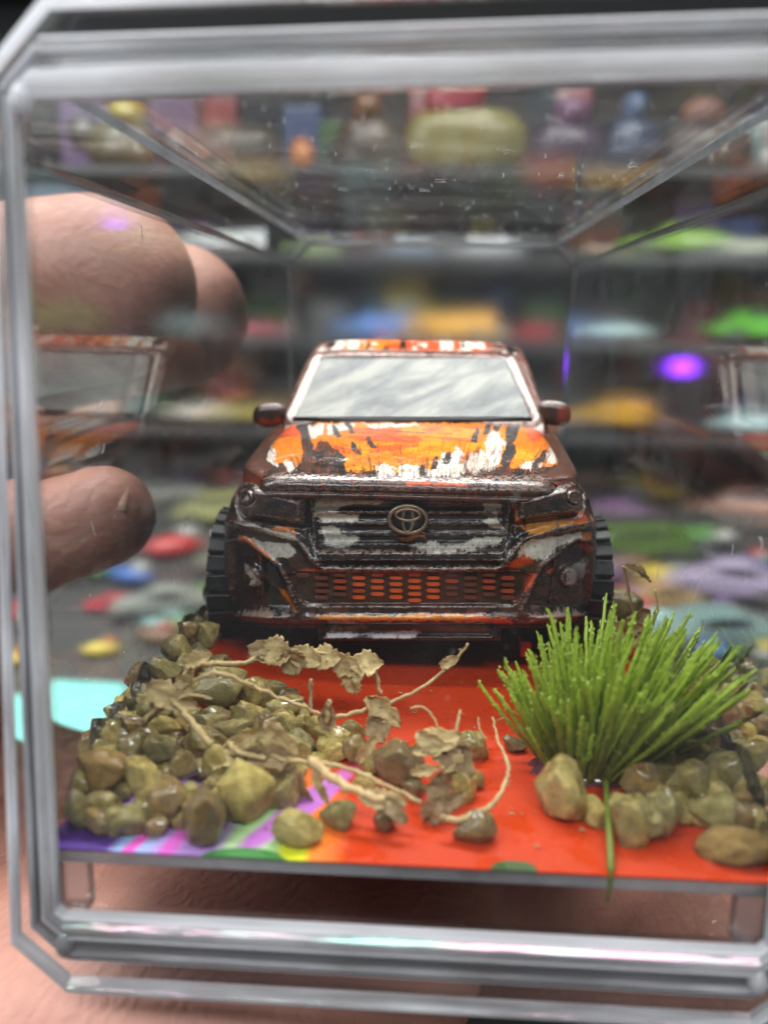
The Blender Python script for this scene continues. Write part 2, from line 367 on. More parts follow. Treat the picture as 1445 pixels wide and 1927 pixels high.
# the ridged rim: octagonal loops swept through a profile
def loop(w):                                   # w 0 inner .. 1 outer; the rim narrows upward
    zt = 4.20+.43*w; zb = -.40-.50*w; c = .05+.27*w; xt = 1.95+.13*w; xb = 2.07+.28*w
    P_ = [(-xt+c, zt), (xt-c, zt), (xt, zt-c), (xb, zb+c), (xb-c, zb), (-xb+c, zb), (-xb, zb+c), (-xt, zt-c)]
    return [(x, z+(.026*x-.03 if z > 2 else 0)) for x, z in P_]   # the lid sits slightly askew
def ring(name, prof, mat, sm=True):
    V = []; F = []; m = len(prof)
    L_ = [loop(wv) for wv, y in prof]
    for j in range(8):                         # eight mitred bars
        n = len(V); K = 9
        for i in range(m):
            (x0, z0), (x1, z1) = L_[i][j], L_[i][(j+1) % 8]
            V += [(x0+(x1-x0)*k/(K-1), prof[i][1], z0+(z1-z0)*k/(K-1)) for k in range(K)]
        F += [(n+i*K+k, n+i*K+k+1, n+((i+1) % m)*K+k+1, n+((i+1) % m)*K+k) for i in range(m) for k in range(K-1)]
    return MB().add(V, F).build(name, mat, case, sm)
def bevelled(w0, w1, d, e=.22): return [(w0, -.024), (w0+(w1-w0)*e*.5, -.024-d*.75), (w0+(w1-w0)*e, -.024-d), (w1-(w1-w0)*e, -.024-d), (w1-(w1-w0)*e*.5, -.024-d*.75), (w1, -.024)]
ring('rim_flange', [(0, .05), (0, -.02), (1.0, -.02), (1.0, .16), (.6, .2), (.2, .14)], FLANGE, False)
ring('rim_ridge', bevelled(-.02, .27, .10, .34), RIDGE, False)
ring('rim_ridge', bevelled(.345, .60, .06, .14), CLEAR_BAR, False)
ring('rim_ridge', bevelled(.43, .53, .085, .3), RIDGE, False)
for w0, w1, d in ((-.03, .02, .085), (.20, .30, .085), (.335, .36, .05), (.585, .62, .05), (.985, 1.04, .08)): ring('rim_glint', bevelled(w0, w1, d, .4), EDGE, False)  # thin white rings added as bright lines of reflected light
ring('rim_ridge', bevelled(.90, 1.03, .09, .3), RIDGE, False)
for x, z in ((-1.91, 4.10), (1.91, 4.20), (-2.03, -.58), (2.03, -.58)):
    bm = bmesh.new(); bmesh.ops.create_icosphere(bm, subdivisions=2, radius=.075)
    MB().bm(bm, Matrix.Translation((x, -.085, z)) @ Matrix.Diagonal((.8, .7, 1.25, 1))).build('corner_glint', RIDGE, case, True)  # white beads added as the highlights at the chamfer joints
# hollow clear base under the card
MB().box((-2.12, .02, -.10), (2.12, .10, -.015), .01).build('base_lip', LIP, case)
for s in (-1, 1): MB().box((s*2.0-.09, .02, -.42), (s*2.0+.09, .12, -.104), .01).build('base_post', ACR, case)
panel('base_plate', [(-WL+.1, .13, -.88), (WL-.1, .13, -.88), (WL-.1, YB-.1, -.88), (-WL+.1, YB-.1, -.88)], .06)
# ------------------------------------------------------------------ printed card
def m_card():
    t = NT('printed_card'); v = t.coord()
    wob = t.n('ShaderNodeVectorMath', operation='ADD'); t.set(wob.inputs[0], v)
    sb = t.n('ShaderNodeVectorMath', operation='MULTIPLY_ADD'); t.set(sb.inputs[0], t.noise(v, 2.2, 3, out=1)); sb.inputs[1].default_value = (.09, .09, 0); sb.inputs[2].default_value = (-.045, -.045, 0)
    t.set(wob.inputs[1], sb.outputs[0]); p = wob.outputs[0]
    n = t.noise(v, 1.4, 5); fine = t.noise(v, 60, 3)
    c = t.mix(n, (.46, .032, .005), (.56, .052, .008))
    def disc(c, x, y, rx, ry, colr, soft=.06, rot=0):
        mp = t.n('ShaderNodeMapping', vector_type='TEXTURE'); t.set(mp.inputs[0], p)
        mp.inputs[1].default_value = (x, y, 0); mp.inputs[2].default_value = (0, 0, rot); mp.inputs[3].default_value = (rx, ry, 1)
        ln = t.n('ShaderNodeVectorMath', operation='LENGTH')
        fl = t.n('ShaderNodeVectorMath', operation='MULTIPLY'); t.set(fl.inputs[0], mp.outputs[0]); fl.inputs[1].default_value = (1, 1, 0)
        t.set(ln.inputs[0], fl.outputs[0])
        mr = t.n('ShaderNodeMapRange'); t.set(mr.inputs[0], ln.outputs['Value']); mr.inputs[1].default_value = 1-soft; mr.inputs[2].default_value = 1+soft; mr.inputs[3].default_value = 1; mr.inputs[4].default_value = 0
        return t.mix(mr.outputs[0], c, colr)
    G = lambda px, py: ground(px, py)
    def D(c, px, py, rx, ry, colr, **k):
        g = G(px, py); return disc(c, g.x-CX, g.y, rx, ry, colr, **k)
    c = D(c, 520, 1590, .36, .9, (.75, .20, .02), soft=.25)                 # warm edge of the red field
    c = D(c, 455, 1600, .40, .55, (.72, .78, .03), soft=.08)              # yellow curve
    c = D(c, 410, 1560, .42, .8, (.40, .70, .30), soft=.06)              # pale green leaf
    c = D(c, 285, 1560, .50, 1.3, (.42, .26, .62), soft=.10)                # lilac
    c = D(c, 560, 1525, .10, .6, (.45, .16, .55), soft=.2, rot=-.5)
    c = D(c, 250, 1590, .13, .35, (.25, .40, .68), soft=.5)
    c = D(c, 330, 1585, .05, .5, (.62, .12, .55), soft=.4, rot=-.25)
    c = D(c, 245, 1600, .035, .4, (.70, .10, .50), soft=.4, rot=-.25)
    c = D(c, 165, 1570, .22, .34, (.035, .03, .20), soft=.15)               # navy corner
    c = D(c, 120, 1400, .16, 5.0, (.70, .10, .58), soft=.08, rot=.05)       # magenta border
    c = D(c, 455, 1622, .26, .12, (.02, .22, .06), soft=.06)                # dark green blob
    c = D(c, 968, 1640, .14, .09, (.02, .10, .04), soft=.08)
    c = D(c, 620, 1430, .10, .12, (.03, .18, .08), soft=.1)
    c = t.mix(t.math('MULTIPLY', fine, .25), c, (.30, .02, .01))
    gp = t.ramp(t.noise(v, 3.2, 4), [(.5, (.42,)), (.62, (.10,))])
    return t.done(t.princ(Base_Color=c, Roughness=gp, Specular_IOR_Level=.35, Normal=t.bump(t.noise(v, 24, 5), .16, .02)))
cv = [(-2.16, .0), (2.16, .0), (2.12, 8.9), (-2.12, 8.9)]
card = MB()
card.add([(x, y, z) for z in (-.012, 0) for x, y in cv], [(3, 2, 1, 0), (4, 5, 6, 7), (0, 1, 5, 4), (1, 2, 6, 5), (2, 3, 7, 6), (3, 0, 4, 7)])
o = card.build('printed_card', m_card(), loc=(CX, .01, 0)); props(o, 'glossy red printed card with lilac and green corner lining the case floor', 'card')
# ------------------------------------------------------------------ toy truck
TY = 2.55                                       # front bumper plane
PXC = 772.0; U = .0043                          # centre column; size of one photo pixel there
truck = empty('toy_truck', (0, TY, 0), label='small weathered toy pickup truck with orange, white and dark brown brushed paint', cat='toy truck')
TO = np.array([0, TY, 0.0])
BROWN = np.array([.088, .037, .025]); BLK = np.array([.009, .009, .009]); ORG = np.array([.86, .22, .008]); RED = np.array([.72, .085, .014])
YEL = np.array([.88, .33, .012]); WHT = np.array([.80, .76, .66]); GRY = np.array([.040, .040, .038])
class Paint:
    def __init__(s, x, y):
        s.x = x; s.y = y
        n = fbm(x*.045, y*.07, 3); n2 = fbm(x*.3, y*.3, 5, 3)
        s.c = BROWN*(1-.25*n2[..., None])+np.zeros(x.shape+(3,))
        k = sst(.49, .60, n)[..., None]*.9; s.c = s.c*(1-k)+BLK*k
        s.wx = x+(fbm(x*.09, y*.09, 11, 3)-.5)*8+(vnoise(x*.6, y*.6, 12)-.5)*2.2
        s.wy = y+(fbm(x*.09, y*.09, 21, 3)-.5)*8+(vnoise(x*.6, y*.6, 22)-.5)*2.2
    def lay(s, m, colr): s.c = s.c*(1-m[..., None])+colr*m[..., None]
    def poly(s, pts, colr, soft=1.2, fringe=0.0, cover=1.0, raw=False):
        x, y = (s.x, s.y) if raw else (s.wx, s.wy)
        d = sdpoly(pts, x, y)
        if fringe:                              # dry brush strokes running down the panel
            cx = np.mean([p[0] for p in pts])
            d = d+((.6*vnoise((s.x+(s.x-cx)*(s.y-850)*.004)*.42, s.y*.035, 31)+.4*vnoise((s.x+(s.x-cx)*(s.y-850)*.004)*.9, s.y*.05, 33))-.42)*fringe
        m = sst(soft, -soft, d)*cover
        if cover < 1 or fringe: m = m*sst(.16, .36, fbm(s.x*.33, s.y*.1, 41, 3)+.12*(d < -6))
        s.lay(m, colr)
def paint_hood(x, y):
    p = Paint(x, y)
    big = [(590, 795), (958, 795), (955, 832), (945, 872), (934, 881), (905, 868), (894, 880), (859, 893), (823, 893), (790, 890), (747, 890), (702, 884), (669, 890), (652, 886), (640, 850), (618, 830), (603, 828), (590, 843), (574, 812)]
    p.poly(big, ORG, fringe=7)
    band = (sst(798, 812, y+8*fbm(x*.02, y*.05, 71))*sst(868, 836, y-10*fbm(x*.03, y*.03, 72)+9*fbm(x*.1, y*.3, 73)))*sst(.38, .55, fbm(x*.013, y*.12, 75)+.12*sst(640, 730, x)-.12*sst(800, 850, x))
    inb = sst(1, -1, sdpoly(big, p.wx, p.wy))
    p.lay(inb*band*.9, RED*1.12); p.lay(inb*sst(.5, .64, fbm(x*.022, y*.11, 78))*.8, YEL)
    p.lay(inb*sst(.60, .7, fbm(x*.28, y*.20, 79))*sst(846, 880, y)*.8, BROWN)
    left = [(525, 797), (556, 797), (572, 841), (567, 868), (554, 884), (536, 872), (523, 872), (506, 870), (503, 858), (516, 833)]
    p.poly(left, ORG, fringe=6); p.poly([(525, 797), (556, 797), (566, 820), (540, 822), (518, 824)], RED*1.15, soft=3)
    p.poly([(497, 872), (512, 836), (521, 850), (519, 868), (530, 878)], WHT, fringe=5); p.poly([(531, 866), (556, 868), (560, 884), (545, 889)], WHT, fringe=9)
    p.poly([(556, 795), (578, 795), (584, 825), (593, 858), (581, 861), (571, 833)], GRY)
    for q in ([(578, 797), (612, 797), (607, 817), (592, 822), (585, 825)], [(616, 797), (668, 797), (662, 808), (640, 812), (616, 818)], [(680, 797), (790, 797), (788, 801), (700, 805)]): p.poly(q, WHT, fringe=2)
    for q in ([(709, 878), (722, 872), (742, 876), (744, 896), (712, 896)], [(749, 880), (765, 873), (788, 876), (790, 897), (749, 897)]): p.poly(q, WHT, fringe=9, cover=.95)
    p.poly([(781, 897), (783, 881), (805, 879), (823, 872), (836, 852), (850, 850), (859, 840), (872, 853), (868, 897)], WHT, fringe=11, cover=.96)
    p.poly([(868, 897), (870, 858), (900, 850), (944, 852), (937, 880), (915, 890)], BROWN*1.3, soft=6, fringe=8, cover=.9)
    p.poly([(868, 892), (872, 862), (905, 848), (944, 856), (932, 884), (905, 886)], WHT, fringe=24, cover=.6)
    p.poly([(910, 848), (914, 821), (926, 813), (938, 813), (950, 828), (947, 852), (936, 876), (922, 876)], WHT, fringe=6)
    right = [(983, 793), (1018, 793), (1036, 833), (1062, 873), (1020, 880), (991, 886), (958, 879), (969, 841), (967, 833), (976, 812)]
    p.poly(right, ORG, fringe=5); p.poly([(985, 797), (1016, 795), (1028, 820), (1000, 836), (990, 815)], RED*1.2, soft=4)
    p.poly([(966, 846), (1020, 842), (1010, 862), (970, 866)], YEL, soft=5)
    p.poly([(1023, 856), (1038, 835), (1056, 841), (1062, 872), (1031, 872)], WHT, fringe=3)
    p.poly([(972, 884), (985, 868), (1008, 866), (1022, 872), (1010, 886)], WHT, fringe=10, cover=.9)
    p.poly([(954, 793), (981, 793), (973, 814), (967, 833), (971, 850), (958, 872), (945, 884), (940, 872), (950, 845)], GRY)
    p.poly([(1016, 793), (1025, 795), (1040, 825), (1046, 843), (1039, 841), (1030, 818)], GRY)
    for (cx, cy), t in [((696, 831), -.5), ((667, 844), -.5), ((641, 859), -.45), ((631, 809), -.6), ((656, 802), -.6), ((894, 819), .3), ((917, 806), .5), ((936, 799), .3), ((842, 861), .2), ((818, 870), .15), ((795, 884), .05), ((1022, 857), .4), ((1008, 873), .5)]:
        pts = [(cx+dx*7.2-t*dy*13, cy+dy*13) for dx, dy in ((-.75, .95), (.9, .95), (1, .1), (.65, -.75), (0, -1), (-.6, -.6), (-.95, .2))]
        p.poly(pts, GRY, soft=.9)
    st = sst(.66, .80, vnoise(x*.55+(x-772)*(y-850)*.0012, y*.045, 91))*sst(826, 866, y+26*vnoise(x*.06, y*.01, 92)); p.lay(st*.75, BROWN*.8)
    st = sst(.72, .84, vnoise(x*.9, y*.06, 94))*sst(800, 830, y)*.5; p.lay(st, np.array([.45, .07, .01]))
    d = np.minimum(polydist([(690, 809), (805, 815)], x, y), np.minimum(polydist([(735, 811), (850, 816)], x, y), polydist([(520, 823), (547, 819)], x, y)))
    p.lay(sst(1.1, .5, d)*.8, GRY)
    p.poly([(760, 906), (885, 905), (880, 915), (765, 916)], RED, fringe=6, cover=.8)
    return p.c
def paint_front(x, y):
    p = Paint(x, y)
    k = sst(1066, 1050, y)*sst(215, 195, np.abs(x-PXC))*sst(936, 944, y); p.lay(k*.75, BLK)        # black grille
    k = sst(300, 220, np.abs(x-PXC))*sst(985, 960, y)*.3; p.lay(k, BLK)
    p.lay(sst(.52, .62, fbm(x*.03, y*.05, 90))*sst(1060, 1090, y)*.7, BLK)
    W = lambda *q, **kw: p.poly(list(q), WHT, **kw)
    O = lambda *q, **kw: p.poly(list(q), ORG, **kw)
    W((592, 943), (619, 940), (736, 941), (714, 951), (655, 954), (639, 957), (634, 968), (673, 973), (672, 985), (645, 985), (607, 985), (590, 973))
    W((603, 993), (620, 992), (639, 997), (641, 1008), (657, 1009), (676, 1016), (662, 1029), (612, 1031))
    O((505, 993), (528, 989), (552, 990), (556, 1004))
    W((478, 995), (502, 994), (552, 1003), (564, 1015), (540, 1011), (512, 1005))
    O((448, 1004), (470, 1012), (500, 1030), (527, 1053), (515, 1050), (449, 1021))
    W((470, 1013), (495, 1019), (515, 1021), (547, 1022), (557, 1039), (545, 1045), (527, 1044), (519, 1050))
    W((455, 1069), (463, 1066), (474, 1074), (490, 1098), (484, 1105), (466, 1103), (474, 1092), (462, 1080), fringe=3)
    O((523, 1111), (536, 1113), (557, 1144), (550, 1146))
    p.poly([(590, 1151), (700, 1154), (800, 1150), (900, 1151), (960, 1159), (967, 1174), (930, 1168), (800, 1163), (700, 1165), (620, 1165)], YEL*np.array([.9, .85, 1]), fringe=4)
    p.poly([(880, 1151), (955, 1158), (967, 1174), (930, 1168)], RED, soft=6, fringe=3)
    p.poly([(457, 1149), (520, 1146), (517, 1158), (470, 1162)], np.array([.5, .36, .29]), fringe=10, cover=.8)
    p.poly([(1000, 1158), (1050, 1147), (1095, 1152), (1085, 1163), (1040, 1158), (990, 1170)], np.array([.5, .38, .31]), fringe=9, cover=.85)
    p.poly([(560, 1068), (600, 1066), (790, 1072), (780, 1079), (690, 1078), (640, 1080), (600, 1078)], RED, fringe=9, cover=.9)
    W((908, 953), (923, 944), (948, 950), (936, 973), (914, 964), fringe=4); W((908, 982), (934, 976), (953, 1002), (929, 996), (915, 990), fringe=4)
    W((769, 1029), (785, 1023), (804, 1021), (838, 1028), (876, 1025), (891, 1014), (949, 1014), (934, 1028), (876, 1034), (830, 1036), fringe=4)
    O((738, 1005), (752, 1016), (760, 1014), (800, 1009), (800, 1014), (757, 1021))
    p.poly([(990, 980), (1040, 972), (1094, 962), (1106, 982), (1051, 988), (1016, 1002), (994, 1006)], YEL)
    p.poly([(1040, 972), (1096, 962), (1108, 980), (1075, 984)], RED*.6, soft=5, fringe=3)
    O((962, 935), (968, 938), (974, 975), (991, 990), (993, 1000), (970, 985), (964, 955))
    W((968, 1045), (981, 1023), (1000, 1014), (1022, 1011), (1060, 1006), (1092, 999), (1098, 1012), (1051, 1026), (1030, 1046), (1007, 1052), fringe=6)
    p.poly([(1000, 1048), (985, 1035), (978, 1042), (952, 1058), (964, 1068), (1007, 1054)], RED*.9, soft=3, fringe=6)
    O((1094, 1003), (1114, 1000), (1113, 1009), (1098, 1018)); p.poly([(1091, 1030), (1105, 1024), (1117, 1030), (1110, 1044), (1096, 1040)], RED*.7, soft=3)
    p.poly([(1062, 1086), (1080, 1066), (1106, 1067), (1106, 1084), (1088, 1104), (1065, 1098)], np.array([.55, .55, .58]), fringe=8, cover=.9)
    p.poly([(985, 1083), (1010, 1073), (1001, 1094), (988, 1110)], RED*1.1); p.poly([(962, 1126), (975, 1118), (968, 1132)], RED); O((1027, 1080), (1044, 1072), (1036, 1086))
    p.poly([(452, 880), (474, 880), (447, 920), (433, 955), (436, 935)], np.array([.40, .13, .08]), soft=4, fringe=4)
    p.poly([(1085, 895), (1098, 905), (1107, 930), (1098, 918)], ORG*.7, soft=2); p.poly([(1108, 965), (1116, 975), (1118, 995), (1110, 985)], np.array([.6, .3, .18]), soft=2)
    return p.c
def wear(c, h, x, y, amt=.75):                      # rubbed paint on the raised edges
    lap = -(np.gradient(np.gradient(h, axis=0), axis=0)/(.9**2)+np.gradient(np.gradient(h, axis=1), axis=1)/(2.0**2))
    k = sst(.06, .30, lap)*sst(.40, .62, fbm(x*.20, y*.45, 55, 4))*amt
    return c*(1-k[..., None])+np.array([.36, .26, .22])*k[..., None]
# ---- front face
NQ, NV = 420, 300
q = np.sin(np.linspace(-1, 1, NQ)*math.pi/2*.985); v = np.linspace(0, 1, NV)
Q, Vv = np.meshgrid(q, v)
def halfw(py): return np.interp(py, [895, 912, 940, 960, 992, 1040, 1080, 1149, 1168, 1200], [310, 322, 337, 342, 350, 350, 348, 336, 322, 300])
ytop = 930-30*sst(.60, .92, np.abs(Q))
PY = ytop+(1192-ytop)*Vv
S = Q*halfw(PY); PX = PXC+S; A = np.abs(S)
corner = .62*(1-(1-np.clip(np.abs(Q), 0, .9995)**2.7)**(1/2.7))
h = np.zeros_like(A)
h += 14*sst(1004, 1050, PY)*sst(330, 240, A)
grl = sdpoly([(-300, 937), (186, 938), (176, 1028), (168, 1034), (-300, 1034)], A, PY)
h += -16*sst(3, -4, grl)
for yc, amp, wd in ((948, 4, 5), (966, 9, 7), (987, 6, 6), (1008, 5, 6), (1026, 3, 4)): h += amp*gau(PY-yc, wd)*sst(182, 172, A)
h += 9*sst(1030, 1034, PY)*sst(1054, 1047, PY)*sst(182, 168, A)
h += -9*gau(PY-1057, 3.5)*sst(172, 160, A)
Rl = [(352, 976), (320, 985), (270, 997), (212, 1013), (193, 1032), (177, 1055), (160, 1064), (-20, 1066)]
h += 11*gau(polydist(Rl, A, PY), 8.5)
ht = 931-(A-195)*.26; hb = 986-(A-215)*.14-6*(S > 0)
hl = np.maximum(np.maximum(ht+3-PY, PY-hb), np.maximum(197-A, A-(322)))
hl = np.where(A > 300, np.maximum(hl, np.hypot(A-300, (PY-938)*.62)-23), hl)
h += 21*sst(3, -14, hl)-11*gau(hl-3, 3.0)
h += -5*gau(np.hypot(A-306, PY-931)-15, 2.2)+4*gau(np.hypot(A-306, PY-931)-11, 2.0)
h += -8*sst(197, 192, A)*sst(183, 187, A)*sst(1020, 1000, PY)
fog = sdpoly([(312, 1020), (247, 1066), (214, 1142), (225, 1150), (338, 1150), (342, 1022)], A, PY)
h += -22*sst(4, -9, fog)+5*gau(fog-6, 5)
fl = np.hypot(A-300, (PY-1088)*.95)
h += 17*sst(25, 12, fl)
mp = sdpoly([(-300, 1073), (205, 1073), (228, 1080), (200, 1130), (188, 1136), (-300, 1136)], A, PY)
h += -7*sst(3, -4, mp)
h += 7*gau(PY-1157, 7)*sst(215, 195, A)+7*gau(PY-1155, 6)*sst(225, 245, A)
h += -40*sst(1160, 1192, PY)**1.5
h += (fbm(PX*.05, PY*.05, 61)-.5)*3.5+(fbm(PX*.2, PY*.2, 62)-.5)*1.3
h += -6*sst(.9, 1, Vv)
base = at_np(PX, PY, TY+corner)
P = base.copy(); P[..., 1] -= h*U
colr = wear(paint_front(PX, PY), h, PX, PY)
# hexagon rows of the lower mesh: flat proud cells, their grooves black
cells = []
for c in range(-6, 7):
    for r in range(5):
        cx = PXC+8+c*35.0; cy = 1081+r*12.2+(6 if c % 2 else 0)+abs(c)*.15
        if cy > 1130 or abs(cx-PXC) > 205+(cy-1085)*-.4: continue
        cells.append((cx, cy))
k = sst(3, -3, mp)*.75; colr = colr*(1-k[..., None])+(BROWN*.55)*k[..., None]
nrm = gnormals(P); nrm *= np.sign(-nrm[NV//2, NQ//2, 1])
part = np.zeros((NV-1, NQ-1), int)
def fc(a): return (a[:-1, :-1]+a[1:, 1:])/2
part[fc(hl) < 3] = 1; part[(fc(hl) < 3) & (fc(S) > 0)] = 2
part[fc(grl) < 1] = 3
part[fc(fl) < 24] = 4; part[(fc(fl) < 24) & (fc(S) > 0)] = 5
part[fc(mp) < 1] = 6
allF = np.array(gridF(NV, NQ)).reshape(NV-1, NQ-1, 4)
Pf = (P-TO).reshape(-1, 3); Cf = colr.reshape(-1, 3); Nf = nrm.reshape(-1, 3)
PARTS = {}
for pid, nm, lb in ((0, 'bumper', None), (1, 'headlight', None), (2, 'headlight', 'headlight with an orange streak beneath it'), (3, 'grille', 'black grille with flaked white paint'), (4, 'fog_light', None), (5, 'fog_light', None), (6, 'lower_grille', 'brown lower grille with rows of orange hexagons')):
    Fs = allF[part == pid]; ids, inv = np.unique(Fs, return_inverse=True); inv = inv.reshape(-1, 4)
    me = mesh(nm, Pf[ids], inv[:, ::-1] if nrm[0, 0, 1] > 0 else inv, PAINT, True, Cf[ids], Nf[ids])
    PARTS[pid] = link(nm, me, truck)
    if lb: PARTS[pid]['label'] = lb
# hexagon cells
lowg = PARTS[6]
hexes = {}
CELLM = []
for i in range(3):
    CELLM.append(m_plain('mesh_cell_paint', [(.62, .10, .018), (.36, .05, .018), (.13, .035, .018)][i], .4, coat=.3, var=.45, nscale=14))
for i, (cx, cy) in enumerate(cells):
    y0 = TY-(14-7+1.0)*U
    dst = abs(cx-745); lvl = 0 if dst < 60+25*vnoise(np.array(cx*.3), np.array(cy*.3), 8) else (1 if dst < 125 else 2)
    if lvl == 1 and vnoise(np.array(cx*.7), np.array(cy*.7), 9) > .55: lvl = 2
    if lvl == 2 and 140 < cx-PXC < 215 and vnoise(np.array(cx*.7), np.array(cy*.7), 4) > .5: lvl = 1
    if lvl not in hexes:
        pts = [(-14.5, 0), (-10, -4), (10, -4), (14.5, 0), (10, 4), (-10, 4)]
        pts2 = [(a*.88, b*.80) for a, b in pts]
        Vh = [(a*U, 0, -b*U) for a, b in pts]+[(a*U, -.011, -b*U) for a, b in pts2]
        Fh = [tuple(range(6, 12))]+[(j, (j+1) % 6, 6+(j+1) % 6, 6+j) for j in range(6)]
        hexes[lvl] = mesh('mesh_cell', Vh, Fh, CELLM[lvl], False)
    p3 = at(cx, cy, y0); o = link('mesh_cell', hexes[lvl], lowg, loc=p3-Vector(TO))
# emblem of three ellipses on a boss
def ell(mb, cx, cz, rx, rz, y, r):
    mb.tube([(cx+rx*math.cos(a), y-.012*math.cos(a*2)*0, cz+rz*math.sin(a)) for a in [2*math.pi*i/36 for i in range(37)]], r, 7, False)
ec = at(768, 975, TY)-Vector(TO); mb = MB()
ey = -.055
ell(mb, ec.x, ec.z, 36*U, 27*U, ey, .0185); ell(mb, ec.x, ec.z, 10*U, 24*U, ey-.004, .0135); ell(mb, ec.x, ec.z+9.5*U, 23*U, 11*U, ey-.008, .0135)
emb = mb.build('emblem', EMB, truck, True)
mb = MB(); n = 28
mb.add([(ec.x+rr*38*U*math.cos(2*math.pi*i/n), yy, ec.z+rr*29*U*math.sin(2*math.pi*i/n)) for rr, yy in ((1.04, .07), (1.0, ey+.012), (.55, ey+.008), (.05, ey+.006)) for i in range(n)], [(r*n+i, r*n+(i+1) % n, (r+1)*n+(i+1) % n, (r+1)*n+i) for r in range(3) for i in range(n)])
mb.build('boss', BLACK, emb, True)
# ---- skid plate below the bumper
nx, nz = 90, 24
X, Z = np.meshgrid(np.linspace(598, 942, nx), np.linspace(1166, 1206, nz))
sd = sdpoly([(612, 1176), (622, 1170), (915, 1170), (928, 1178), (932, 1196), (925, 1201), (612, 1201)], X, Z)
hh = 10*sst(5, -3, sd)-7*sst(-5, -9, sd)*sst(1186, 1190, Z)-2*gau(Z-1186, 2)
P2 = at_np(X, Z, np.full_like(X, TY+.10)); P2[..., 1] -= hh*U
pp = Paint(X, Z); pp.c[:] = BLK
pp.poly([(610, 1188), (640, 1186), (690, 1191), (780, 1184), (800, 1190), (770, 1199), (710, 1200), (690, 1193), (640, 1199), (612, 1199)], np.array([.55, .58, .62]), fringe=4)
pp.poly([(620, 1177), (690, 1174), (690, 1181), (620, 1184)], np.array([.16, .18, .19]), fringe=4); pp.poly([(820, 1174), (915, 1174), (922, 1192), (830, 1194)], np.array([.09, .075, .065]), soft=3)
n2 = gnormals(P2); n2 *= np.sign(-n2[nz//2, nx//2, 1])
link('skid_plate', mesh('skid_plate', (P2-TO).reshape(-1, 3), [f[::-1] for f in gridF(nz, nx)], PAINT, True, pp.c.reshape(-1, 3), n2.reshape(-1, 3)), truck)
# ---- bonnet: lip, crown and rear edge
lipz = at(772, 899, TY).z; reary = 4.2; rearz = at(772, 793, reary).z
nx, ny = 480, 300
prof = smoothpath([(reary+.02, rearz), (3.8, rearz-.035), (3.3, rearz-.10), (2.85, lipz+.055), (2.64, lipz+.02), (2.53, lipz-.02), (2.485, lipz-.065), (2.485, lipz-.10), (2.50, lipz-.125), (2.475, lipz-.145), (2.49, lipz-.175), (2.56, lipz-.20), (2.66, lipz-.215)], 16)
pr = np.array([(p.x, p.y) for p in [Vector((a[0], a[1], 0)) for a in prof]]); L = np.r_[0, np.cumsum(np.hypot(*np.diff(pr, axis=0).T))]
ts = np.linspace(0, L[-1], ny); yy = np.interp(ts, L, pr[:, 0]); zz = np.interp(ts, L, pr[:, 1])
q = np.sin(np.linspace(-1, 1, nx)*math.pi/2*.97)
Q2, YY = np.meshgrid(q, yy); ZZ = np.meshgrid(q, zz)[1]
hw = np.interp(YY, [2.4, 2.7, 3.2, 4.25], [1.28, 1.33, 1.34, 1.30])
rr = np.clip(np.abs(Q2)/.997, 0, .9999)
HX = Q2*hw
drop = .16*(1-(1-rr**9)**(1/4)) + .025*Q2**2
pull = .34*(1-(1-rr**3.2)**(1/2.6))*sst(3.3, 2.5, YY)          # lip sweeps back at the corners
ridge = .012*gau(np.abs(Q2)-.70-.0*YY, .05)*sst(2.6, 2.9, YY)+.010*sst(.66, .55, np.abs(Q2))*sst(2.75, 3.0, YY)
P3 = np.stack([HX, YY+pull, ZZ-drop+ridge], -1)
P3[..., 2] += (fbm(HX*9, YY*9, 5)-.5)*.010+(fbm(HX*40, YY*40, 6)-.5)*.004
ux, uy = proj_np(P3)
c3 = paint_hood(ux, uy)
kk = (gau(uy-899, 5)+gau(uy-921, 4))*sst(.42, .6, fbm(ux*.2, uy*.5, 58, 4))*.65
c3 = c3*(1-kk[..., None])+np.array([.42, .32, .28])*kk[..., None]
n3 = gnormals(P3); n3 *= np.sign(n3[20, nx//2, 2])
link('bonnet', mesh('bonnet', (P3-TO).reshape(-1, 3), gridF(ny, nx), PAINT, True, c3.reshape(-1, 3), n3.reshape(-1, 3)), truck)
# ---- body sides with wheel arches
AXF, AXR, WR0, AZ = 3.85, 7.0, .60, .56
def paint_side(y, z):
    p = Paint(y*180, 3000-z*200)
    p.c = np.zeros(y.shape+(3,))+np.array([.26, .075, .04])*(.6+.8*fbm(y*3, z*6, 7)[..., None])
    b = sst(.16, .08, np.abs(z-1.62-.10*fbm(y*1.6, z, 81)))*sst(.32, .5, fbm(y*1.1, z*5, 82)+.18)
    p.lay(b, RED*.9); p.lay(sst(.07, .03, np.abs(z-1.30))*.8*sst(.3, .5, fbm(y*2, z*3, 83)), WHT*.8)
    p.lay(sst(.14, .06, np.abs(z-1.08-.1*fbm(y*1.3, z*2, 85)))*sst(.45, .55, fbm(y*1.5, z*3, 84)), ORG*.85)
    p.lay(sst(1.70, 1.80, z)*sst(4.6, 4.0, y)*.9, BROWN)
    p.lay(sst(.14, .05, np.abs(z-1.86-.05*fbm(y*2, z, 88)))*sst(4.3, 4.9, y)*sst(.3, .45, fbm(y*1.5, z*4, 89)+.1), ORG)
    return p.c
ny, nz = 190, 70
